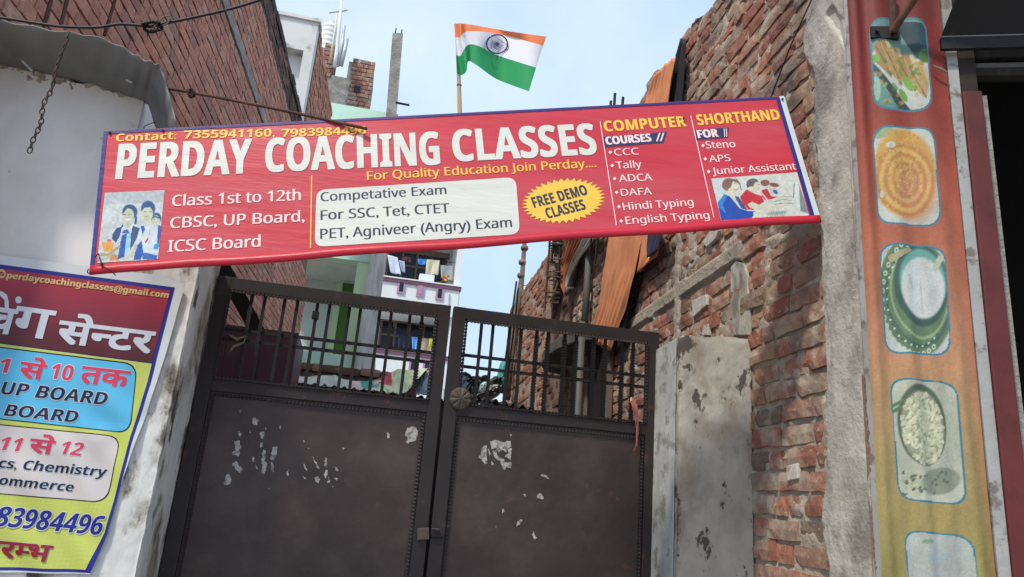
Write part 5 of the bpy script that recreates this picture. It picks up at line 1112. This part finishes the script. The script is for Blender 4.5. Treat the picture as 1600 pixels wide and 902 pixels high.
# ------------------------------------------------------------------ green building
GB = Plane((-1.5, 12.5, 0), GD)
gb = thing('green_building', 'mint green painted building with recessed veranda, seen above and below the sign', 'building', (-1.4, 12.6, 0))
uL = GB.p2(440, 300)[0]; uRr = GB.p2(606, 300)[0]; zT = GB.p2(560, 168)[1]; zB = GB.p2(530, 404)[1]; z1 = GB.p2(520, 553)[1]; z2 = GB.p2(520, 574)[1]
uC = GB.p2(577, 440)[0]
mb = MB(); wbox(mb, GB, uL, uRr, zB, zT, 0, .3); obj('upper_wall', mb, M['green_paint'], gb)
mb = MB(); wbox(mb, GB, uL, uC+.2, z2-.0, z1, 0, .2); wbox(mb, GB, uL, uC+.2, .1, z2-.5, 0.01, .2); obj('parapet', mb, M['green_paint'], gb)
ua, ub = GB.p2(553, 450)[0], GB.p2(575, 450)[0]
mb = MB(); wbox(mb, GB, ua, ub, z1, zB, .02, .30); obj('pillar', mb, M['green_pale'], gb)
mb = MB(); wbox(mb, GB, uL, uC+.1, z1-1, zB, 1.6, 1.7); obj('veranda_wall', mb, M['grey_wall'], gb)
mb = MB(); wbox(mb, GB, uL, uC+.1, zB-.001, zB+.1, .31, 1.7); obj('veranda_ceiling', mb, M['grey_wall'], gb)
mb = MB(); wbox(mb, GB, uC+.02, uC+.12, z1, zB, .31, 1.6); obj('side_wall', mb, M['grey_wall'], gb)
PG2 = Plane(GB.P(0, 0, -1.57), GD)
a, b = PG2.p2(522, 470), PG2.p2(552, 540); mb = MB(); wbox(mb, PG2, a[0], b[0], z1-.5, PG2.p2(540, 428)[1], 0, .02); obj('green_door', mb, M['green_deep'], gb)
mb = MB(); wbox(mb, PG2, a[0], a[0]+.12, z1-.5, PG2.p2(540, 428)[1], -.03, .0); obj('door_edge', mb, M['green_pale'], gb)
mb = MB(); wbox(mb, PG2, PG2.p2(485, 470)[0], a[0]-.02, PG2.p2(500, 433)[1]-.04, PG2.p2(500, 433)[1], -.04, 0); obj('ledge', mb, M['grey_wall'], gb)

# raw concrete column with rebars
cc_ = thing('concrete_column', 'tall raw concrete column with rebars on top, right edge of the green building', 'column', GB.px(570, 600))
mb = MB(); q = [(580, 395), (604, 395), (594, 470), (586, 560), (583, 640), (553, 640), (559, 560), (568, 480)]
q2 = [(597, 395-140), (612, 66), (628, 66), (613, 255), (606, 330), (604, 400), (580, 400), (588, 330)]
mb.prism([GB.px(x, y, .35) for x, y in q], -GB.N*.3); obj('lower_shaft', mb, mat('streaked_concrete', (.62, .63, .60), .9, .25, 2, .5, 12, .02, dirt=((.28, .27, .25), 2.5, .5, .62, .6), stretch=(4, 4, .5)), cc_)
mb = MB(); mb.prism([GB.px(x, y, .30) for x, y in q2], -GB.N*.2); obj('upper_shaft', mb, M['concrete_raw'], cc_)
for p, r_ in (((615, 68), (618, 54)), ((624, 70), (627, 56))): mb = MB(); mb.tube([GB.px(*p, .2), GB.px(*r_, .2)], .012, 5); obj('rebar', mb, M['iron'], cc_)
mb = MB(); mb.tube([GB.px(616, 177, .4), GB.px(637, 181, .4)], .02, 6); tag(obj('steel_rod', mb, M['iron']), 'short horizontal steel rod sticking out beside the concrete column', 'rod')

# brick stair tower, tank, pipes on the roof behind
TW = Plane((-2, 20, 0), GD)
tw = thing('brick_tower', 'brick rooftop stair tower with small dark window, behind the green parapet', 'building', TW.px(545, 170))
a, b = TW.p2(512, 120), TW.p2(578, 160); zt_ = TW.p2(555, 96)[1]; um = TW.p2(540, 130)[0]
mb = MB(); wbox(mb, TW, um, b[0]-.02, 6, zt_-.02, .03, 1.5); wbox(mb, TW, TW.p2(505, 150)[0], um, 6, TW.p2(525, 118)[1], .03, 1.5); obj('tower_wall', mb, M['concrete_raw'], tw)
vt = brick_variants('brick', 4, 10, M['brick_r'], .8)
N_ = TW.N; Uw = np.cross(N_, (0, 0, 1.)); sg_ = 1 if Uw.dot(TW.U) > 0 else -1; org = TW.O.copy()
def tower_bricks(u0, u1, z0, z1, seed, nobj):
    lo, hi = sorted((sg_*u0, sg_*u1)); masonry(tw, org, N_, (z0, z1, lambda z: (lo, hi)), .14, .34, .12, seed, vt, M['brick_r'], lambda x, y: not in_sign(x, y), nobj, .3, .8, (.0, .02), .05)
tower_bricks(TW.p2(546, 130)[0], b[0], TW.p2(560, 172)[1], zt_, 31, 130); tower_bricks(TW.p2(505, 90)[0], TW.p2(521, 90)[0], TW.p2(512, 120)[1], TW.p2(512, 72)[1], 32, 40)
a = TW.p2(554, 134); c = TW.p2(562, 146); mb = MB(); wbox(mb, TW, a[0], c[0], c[1], a[1], -.03, .06); obj('window', mb, M['dark_glass'], tw)
mb = MB(); wbox(mb, TW, TW.p2(505, 90)[0], TW.p2(522, 90)[0], TW.p2(512, 119)[1], TW.p2(512, 70)[1], .03, 1.2); obj('back_wall', mb, M['mortar_dark'], tw)
tk = thing('water_tank', 'white ribbed plastic water tank on the brick rooftop', 'water tank', TW.px(515, 74, -.8))
a = TW.p2(499, 60)[0]; b2 = TW.p2(529, 60)[0]; r = (b2-a)/2; TK = Plane(TW.P(0, 0, -.9), GD); a = TK.p2(499, 60)[0]; b2 = TK.p2(529, 60)[0]; r = (b2-a)/2; cc = TK.P((a+b2)/2, 0); z0_, z1_ = TK.p2(512, 84)[1], TK.p2(514, 40)[1]
zz = []; rr_ = []
for k in range(41): t = k/40; zz.append(z0_+(z1_-z0_)*t); rr_.append(r*(.97+.03*math.sin(t*2*math.pi*6))*(1 if t < .85 else 1-.25*((t-.85)/.15)**2))
mb = MB(); mb.tube([np.array((cc[0], cc[1], z)) for z in zz], rr_, 24); obj('tank_body', mb, M['tank'], tk, smooth=True)
mb = MB(); mb.tube([np.array((cc[0], cc[1], z1_)), np.array((cc[0], cc[1], z1_+.12))], r*.4, 16); obj('lid', mb, M['tank'], tk)
def rpole(label, pts, r_, m, cat='pipe', dz=.5): mb = MB(); mb.tube([TW.px(x, y, dz) for x, y in pts], r_, 8); tag(obj('roof_pipe', mb, m, smooth=True), label, cat, 'upright pipes on the rooftop')
rpole('tallest white antenna mast with crossbar on the rooftop', [(534, 16), (530, 60), (526, 100), (523, 119)], [.035, .05, .06, .065], M['tank'], 'mast')
rpole('thin cream pipe at the left of the rooftop pipes', [(527, 38), (521, 80), (516, 112)], .03, mat('cream_pipe', (.62, .58, .42), .6))
rpole('grey blue pipe right of the antenna mast', [(538, 56), (534, 88), (528, 118)], .045, M['galv'])
rpole('short thick grey pipe at the right of the rooftop pipes', [(542, 76), (538, 96), (533, 117)], .06, M['galv'])
mb = MB(); mb.tube([TW.px(535, 18, .5), TW.px(536, -8, .5)], .02, 5); mb.tube([TW.px(515, 36, .5), TW.px(543, 32, .5)], .025, 5); tag(obj('antenna', mb, M['galv']), 'thin grey antenna whip and crossbar at the top of the white mast', 'antenna')

# ------------------------------------------------------------------ white apartment building with balconies
AB = Plane((0, 26, 0), GD)
ab = thing('apartment_building', 'white apartment building with purple trimmed balconies, between column and sky', 'building', AB.px(650, 700))
A = lambda x, y: AB.p2(x, y)
uL = A(540, 430)[0]; uE = A(722, 430)[0]; uI = A(713, 420)[0]; r1 = A(650, 440)[1]; r2 = A(640, 551)[1]
zc1 = A(660, 345)[1]; Dp = 1.8
mb = MB(); wbox(mb, AB, uI, uE, 1, zc1+1, .15, 6); obj('end_wall', mb, M['white_paint'], ab)
def parapet(zr, nm): 
    zb_ = zr-(A(650, 440)[1]-A(650, 478)[1]); mb = MB(); wbox(mb, AB, uL, uE-.05, zb_, zr-.12, 0, .14); obj('balcony_parapet', mb, M['white_paint'], ab)
    mb = MB(); wbox(mb, AB, uL, uE+.02, zr-.14, zr, -.06, .2); obj('balcony_rail', mb, M['purple'], ab)
    mb = MB(); wbox(mb, AB, uL, uE+.02, zr+.001, zr+.05, -.08, .22); obj('rail_top', mb, M['white_paint'], ab)
    mb = MB(); wbox(mb, AB, uL, uE-.05, zb_-.25, zb_-.001, .0, Dp); obj('balcony_slab', mb, M['white_paint'], ab); return zb_
zb1 = parapet(r1, 1); zb2 = parapet(r2, 2)
mb = MB(); wbox(mb, AB, uL, uI, .5, zb2-.26, 0, .2); obj('lower_wall', mb, M['white_paint'], ab)
mb = MB(); wbox(mb, AB, uL, uI, zb1, zc1, Dp, Dp+.2); wbox(mb, AB, uL, uI, zb2, zb1-.3, Dp, Dp+.2); obj('back_wall', mb, M['grey_wall'], ab)
mb = MB(); wbox(mb, AB, uL, uE+.3, zc1-.2, zc1, -.1, Dp); obj('ceiling_slab', mb, M['white_old'], ab)
for (x, y) in ((627, 449), (657, 454), (687, 459), (645, 572), (667, 571)):
    c = A(x, y); w_, h_ = .14, .25
    mb = MB(); wbox(mb, AB, c[0]-w_, c[0]+w_, c[1]-h_, c[1]+h_, -.05, .001); v_ = obj('vent_frame', mb, M['vent_frame'], ab)
    mb = MB(); wbox(mb, AB, c[0]-w_*.5, c[0]+w_*.5, c[1]-h_*.68, c[1]+h_*.68, -.06, -.049); obj('vent_opening', mb, M['vent_frame'] if x == 657 else M['dark_glass'], v_)
BK = Plane(AB.P(0, 0, -Dp+.01), GD); B_ = lambda x, y: BK.p2(x, y)
for q0, q1, nm in (((606, 398), (697, 440), 1), ((596, 503), (684, 560), 2)):
    a = B_(q0[0], q0[1]+4); b = B_(q1[0], q0[1]+14 if nm == 1 else q0[1]+10); zt2 = (B_(640, 397)[1] if nm == 1 else B_(640, 507)[1]); zb_ = zt2-3.0
    mb = MB(); wbox(mb, BK, a[0], b[0], zb_, zt2, -.01, .01); wn_ = obj('window', mb, M['dark_glass'], ab)
    mb = MB(); wbox(mb, BK, a[0]-.1, b[0]+.1, zt2, zt2+.22, -.10, .02); wbox(mb, BK, a[0], b[0], zt2-.55, zt2-.47, -.05, -.011); obj('window_frame', mb, M['wood'], wn_)
    for k in range(5): s = a[0]+(b[0]-a[0])*k/4; mb = MB(); wbox(mb, BK, s-.04, s+.04, zb_, zt2-.0, -.06, -.011); obj('mullion', mb, M['wood'], wn_)
mb = MB(); mb.tube([AB.px(702, 460, .02), AB.px(701, 500, .02)], .03, 5); obj('wire', mb, M['galv'], ab)
LN = Plane(AB.P(0, 0, -.5), GD)
lines_ = []
for k, (p, q) in enumerate((((603, 398), (721, 412)), ((594, 512), (690, 530)))):
    mb = MB(); mb.tube([LN.px(*p), LN.px(*q)], .012, 4); tag(obj('clothes_line', mb, M['iron']), ('clothes line across the upper balcony of the white building', 'clothes line across the lower balcony of the white building')[k], 'clothes line')
def laundry(name, label, q, c, n_=.0, stripes=None):
    m_ = mat(name, c, .9, .1, 8, .2, 30, .01); m0 = [q[0], q[3]]; m1 = [q[1], q[2]]; G = np.zeros((14, 16, 3))
    for j in range(14):
        for i in range(16):
            s_, t = i/15, j/13; p = (np.array(q[0])*(1-s_)+np.array(q[1])*s_)*(1-t)+(np.array(q[3])*(1-s_)+np.array(q[2])*s_)*t; G[j, i] = LN.px(p[0], p[1], n_+.035*math.sin(s_*(5+3*len(name)%4)+t*2)*(.3+t)+.02*math.sin(s_*17+len(label))*t)
    mb = MB(); mb.grid(G); tag(obj(name, mb, m_, smooth=True, solid=.01), label, 'laundry', 'laundry on the balconies')
zz7 = lambda *P_: [(590+x/9.02, 380+y/9.02) for x, y in P_]
laundry('white_towel', 'pale blue white sheet at the left end of the upper balcony', zz7((135, 175), (280, 215), (325, 455), (180, 430)), (.62, .68, .82), .1)
laundry('shirt', 'pale blue shirt beside the white sheet on the upper balcony', zz7((300, 250), (380, 265), (388, 428), (330, 400)), (.40, .48, .62), .05)
laundry('maroon_cloth', 'folded maroon cloth on the upper balcony line', zz7((360, 195), (475, 205), (470, 270), (365, 250)), (.14, .05, .08), .03)
laundry('blue_cloth', 'small bright blue cloth in the middle of the upper balcony', zz7((560, 225), (680, 235), (670, 315), (570, 305)), (.05, .28, .75), .05)
laundry('checked_towel', 'cream checked towel in the middle of the upper balcony', zz7((688, 240), (872, 255), (850, 462), (670, 448)), (.60, .58, .42), .08)
laundry('grey_cloth', 'grey striped cloth at the right end of the upper balcony', zz7((880, 315), (1060, 325), (1060, 545), (895, 500)), (.34, .36, .38), .03)
laundry('patterned_cloth', 'beige patterned cloth at the right end of the lower balcony', [(657, 528), (680, 532), (678, 556), (655, 556)], (.40, .35, .24), .05)
laundry('yellow_cloth', 'bright yellow green cloth at the right end of the lower balcony', [(670, 530), (684, 532), (684, 546), (669, 544)], (.50, .50, .05), .12)
laundry('blue_trousers', 'light blue trousers hanging on the lower balcony', [(643, 527), (653, 528), (651, 556), (644, 552)], (.12, .32, .70), .08)
laundry('navy_cloth', 'dark navy cloth in the middle of the lower balcony', [(622, 522), (641, 526), (640, 546), (622, 544)], (.02, .03, .06), .05)
mb = MB(); wbox(mb, LN, *sorted((LN.p2(655, 432)[0], LN.p2(678, 436)[0])), LN.p2(666, 442)[1], LN.p2(666, 431)[1], -.2, .2); tag(obj('cooler_box', mb, M['white_paint'], bevel=.02), 'white appliance box standing on the upper balcony behind the rail', 'box')
rs = random.Random(6); mb = MB(); c = LN.px(699, 441)
for k in range(16): t = rs.random()*6.28; mb.add([c+np.array([.35*rs.uniform(-1, 1), rs.uniform(-.1, .1), rs.uniform(-.1, .25)])+np.array(o_) for o_ in ((0, 0, 0), (.12, 0, .06), (.05, .05, .14))], [(0, 1, 2)])
tag(obj('flowers', mb, mat('marigold', (.75, .35, .03), .8)), 'orange flowers on the rail at the right end of the upper balcony', 'flowers')

# ------------------------------------------------------------------ low brick wall, roof sheets and tarps behind the gate
LW = Plane((-.5, 7.4, 0), GD)
lwl = thing('low_brick_wall', 'low dark brick wall behind the tarpaulins, seen through the left gate leaf', 'wall', LW.px(560, 640))
N_ = LW.N; sg2 = 1 if np.cross(N_, (0, 0, 1.)).dot(LW.U) > 0 else -1
a, b = LW.p2(452, 560), LW.p2(655, 585); zt3 = LW.p2(550, 573)[1]
lo, hi = sorted((sg2*a[0], sg2*b[0])); vb_ = brick_variants('brick', 6, 14, M['brick_dark'], 1.1)
masonry(lwl, LW.O, N_, (zt3-.62, zt3-.085, lambda z: (lo, hi)), .087, .22, .07, 41, vb_, M['brick_dark'], lambda x, y: True, 150, .3, 1.1, (.0, .02), .05)
vb2 = brick_variants('brick', 4, 15, M['brick_far'], 1.1)
masonry(lwl, LW.O, N_, (zt3-.09, zt3-.005, lambda z: (lo, hi)), .088, .20, .075, 42, vb2, M['brick_far'], lambda x, y: True, 60, .3, 1.3, (.0, .03), .06)
mb = MB(); wbox(mb, LW, a[0], b[0], .1, zt3-.02, .02, .22); obj('mortar_bed', mb, M['mortar_dark'], lwl)
RF = Plane((-.3, 6.0, 0), GD)
def corr(u0, u1, zf, zb_, d, n=120, amp=.018, k=13):
    G = np.zeros((2, n, 3))
    for i in range(n):
        u = u0+(u1-u0)*i/(n-1); w_ = amp*math.sin(u*k*2*math.pi)
        G[0, i] = RF.P(u, zf(u)+w_, 0); G[1, i] = RF.P(u, zb_(u)+w_, -d)
    return G
a, b = RF.p2(448, 597), RF.p2(700, 626); sl = (b[1]-a[1])/(b[0]-a[0])
zf = lambda u: a[1]+sl*(u-a[0])
rf = thing('shed_roof', 'black corrugated shed roof edge behind the left gate leaf', 'shed', RF.px(560, 660))
mb = MB(); mb.grid(corr(a[0], b[0], zf, lambda u: zf(u)+.10, 1.3)); obj('corrugated_sheet', mb, M['black'], rf, smooth=True, solid=.004)
mb = MB(); wbox(mb, RF, a[0], b[0], .1, min(a[1], b[1])-.02, .03, .08); obj('shed_wall', mb, M['dark'], rf)
z3 = lambda x, y: (450+x/5.926, 520+y/5.926)
def tarp(name, label, top, bot, colf, cat='tarpaulin', n=70, w=24, dep=.5, am=.05, seed=1):
    top = [z3(*p) for p in top]; bot = [z3(*p) for p in bot]; G = ribbon(top, bot, Y=6.0, n=n, w=w); C_ = np.zeros((n, w, 3))
    for j in range(n):
        for i in range(w):
            s_ = 1-i/(w-1); p = proj(G[j, i]); G[j, i] = Plane(RF.P(0, 0, -.01-dep*s_), GD).px(p[0], p[1])  # lies back on the slope
            G[j, i] += RF.N*am*(fbm(j*.16, i*.2, seed)-.5)+np.array([0, 0, am*.3*(fbm(j*.25, i*.25, seed+3)-.5)]); C_[j, i] = colf(*((np.array(p)-np.array((450, 520)))*5.926))
    return tag(obj(name, (lambda mb: (mb.grid(G), mb)[1])(MB()), mat(name, (1, 1, 1), .7, .1, 12, .3, 60, .003, attr='print'), smooth=True, solid=.003, attr={'print': C_.reshape(-1, 3)}), label, cat)
def cwhite(x, y):
    c = np.array((.58, .60, .50)); n_ = fbm(x*.02, y*.03, 91)
    if x > 590: c = c*(1-.5)+np.array((.75, .42, .42))*.5
    if math.hypot((x-730)/1.0, (y-470)*1.2) < 62: c = np.array((.03, .36, .24))
    return c*(.6+.6*n_)
tarp('white_tarpaulin', 'crumpled white plastic sheet with green blotch lying on the shed roof', [(60, 402), (150, 408), (300, 402), (440, 398), (520, 432), (590, 448), (700, 450), (790, 440), (860, 425)], [(60, 452), (170, 472), (300, 492), (440, 505), (560, 520), (700, 528), (790, 540), (860, 546), (880, 550)], cwhite)
def cgreen(x, y):
    c = np.array((.62, .70, .42)); n_ = fbm(x*.015, y*.02, 93)
    if x < 960 and y < 480+.2*(x-860): c = np.array((.62, .08, .10))
    if math.hypot(x-800, (y-478)*1.1) < 46: c = np.array((.02, .34, .24))
    return c*(.65+.6*n_)
tarp('green_tarpaulin', 'pale lime tarpaulin with red and green print, humped over the shed roof', [(770, 450), (860, 420), (920, 395), (1020, 338), (1100, 340), (1200, 345), (1300, 325)], [(765, 535), (850, 545), (920, 556), (1020, 566), (1060, 566), (1110, 540), (1180, 450)], cgreen, seed=5, am=.08)
tarp('blue_tarpaulin', 'grey blue tarpaulin mound at the right end of the shed roof', [(1165, 470), (1200, 400), (1270, 345), (1320, 420), (1345, 480)], [(1165, 560), (1210, 572), (1270, 574), (1320, 575), (1350, 575)], lambda x, y: np.array((.10, .15, .19))*(.6+.8*fbm(x*.02, y*.02, 95)), seed=9, am=.06)
# clutter seen through the right leaf
z6b = lambda x, y: (680+x/9.02, 560+y/9.02)
def heap(name, label, pts, Y, c, cat, seed, am=.10, dep=.4):
    Pl = Plane((0, Y, 0), GD); cen = np.mean([Pl.p2(*p) for p in pts], 0); bd = [Pl.p2(*p) for p in pts]; n = len(bd); rs_ = np.random.RandomState(seed); mb = MB(); rings = 6; vs = []
    m_n = 40; bd2 = [np.array(smooth_path(bd+[bd[0]], m_n+1)[k]) for k in range(m_n)]
    for r in range(rings):
        f = 1-r/rings
        for k in range(m_n): p = cen+(bd2[k]-cen)*f; vs.append(Pl.P(p[0], p[1], dep*math.sqrt(max(0, 1-f*f))*.6+am*(rs_.rand()-.5)*(r > 0)))
    vs.append(Pl.P(cen[0], cen[1], dep*.6)); fs = [(r*m_n+k, r*m_n+(k+1) % m_n, (r+1)*m_n+(k+1) % m_n, (r+1)*m_n+k) for r in range(rings-1) for k in range(m_n)]+[((rings-1)*m_n+k, (rings-1)*m_n+(k+1) % m_n, rings*m_n) for k in range(m_n)]
    base = len(vs); vs += [Pl.P(b_[0], b_[1], -.25) for b_ in bd2]; fs += [(base+k, base+(k+1) % m_n, (k+1) % m_n, k) for k in range(m_n)]+[tuple(range(base+m_n-1, base-1, -1))]
    mb.add(vs, fs); tag(obj(name, mb, mat(name, c, .8, .35, 9, .5, 50, .01, dirt=((.3, .31, .32), 14, .6, .68, .5))), label, cat)
heap('plastic_heap', 'heap of dark grey blue plastic sheets behind the gate rosette', [z6b(x, y) for x, y in ((330, 200), (390, 200), (430, 260), (560, 265), (640, 290), (640, 620), (330, 620))], 7.2, (.05, .075, .09), 'heap', 3)
heap('white_sack', 'white and turquoise sack standing among the clutter behind the gate', [z6b(x, y) for x, y in ((620, 380), (700, 330), (720, 430), (690, 480), (610, 470))], 7.0, (.50, .62, .64), 'sack', 4, .05, .2)
heap('grey_bundle', 'pale crumpled bundle between white sack and brick wall', [z6b(x, y) for x, y in ((740, 390), (850, 370), (930, 400), (930, 480), (830, 560), (600, 570), (560, 520), (720, 470))], 6.8, (.35, .36, .35), 'bundle', 5, .09, .25)
heap('dark_bag', 'small dark bag hanging just above the white sack', [z6b(x, y) for x, y in ((670, 240), (760, 240), (765, 300), (680, 290))], 7.1, (.03, .028, .025), 'bag', 6, .02, .1)
heap('turquoise_cloth', 'turquoise cloth tied to the foot of the bamboo poles', [z6b(x, y) for x, y in ((925, 220), (960, 60), (1000, 20), (995, 330), (930, 320))], 9.0, (.10, .42, .40), 'cloth', 8, .02, .08)
heap('leafy_branches', 'grey green branches between the white sack and bamboo', [z6b(x, y) for x, y in ((760, 330), (830, 255), (870, 290), (920, 260), (930, 390), (850, 380), (770, 380))], 7.3, (.10, .13, .10), 'branches', 9, .15, .2)
a2, b2_ = RF.p2(736, 619), RF.p2(838, 640); sl2 = (b2_[1]-a2[1])/(b2_[0]-a2[0]); zf2 = lambda u: a2[1]+sl2*(u-a2[0])
r2_ = thing('shed_roof', 'black corrugated shed roof edge beside the brick wall, behind the right gate leaf', 'shed', RF.px(780, 660))
mb = MB(); mb.grid(corr(a2[0], b2_[0], zf2, lambda u: zf2(u)+.03, .5, 80)); obj('corrugated_sheet', mb, M['black'], r2_, smooth=True, solid=.004); mb = MB(); wbox(mb, RF, a2[0]-.2, b2_[0], .1, min(a2[1], b2_[1])-.02, .03, .08); obj('shed_wall', mb, M['dark'], r2_)
mb = MB(); mb.tube([RF.px(735, 618, .02), RF.px(745, 626, .02)], .012, 6); tag(obj('broken_pipe', mb, M['pvc']), 'short broken pale pipe end on the shed roof by the rosette', 'pipe')
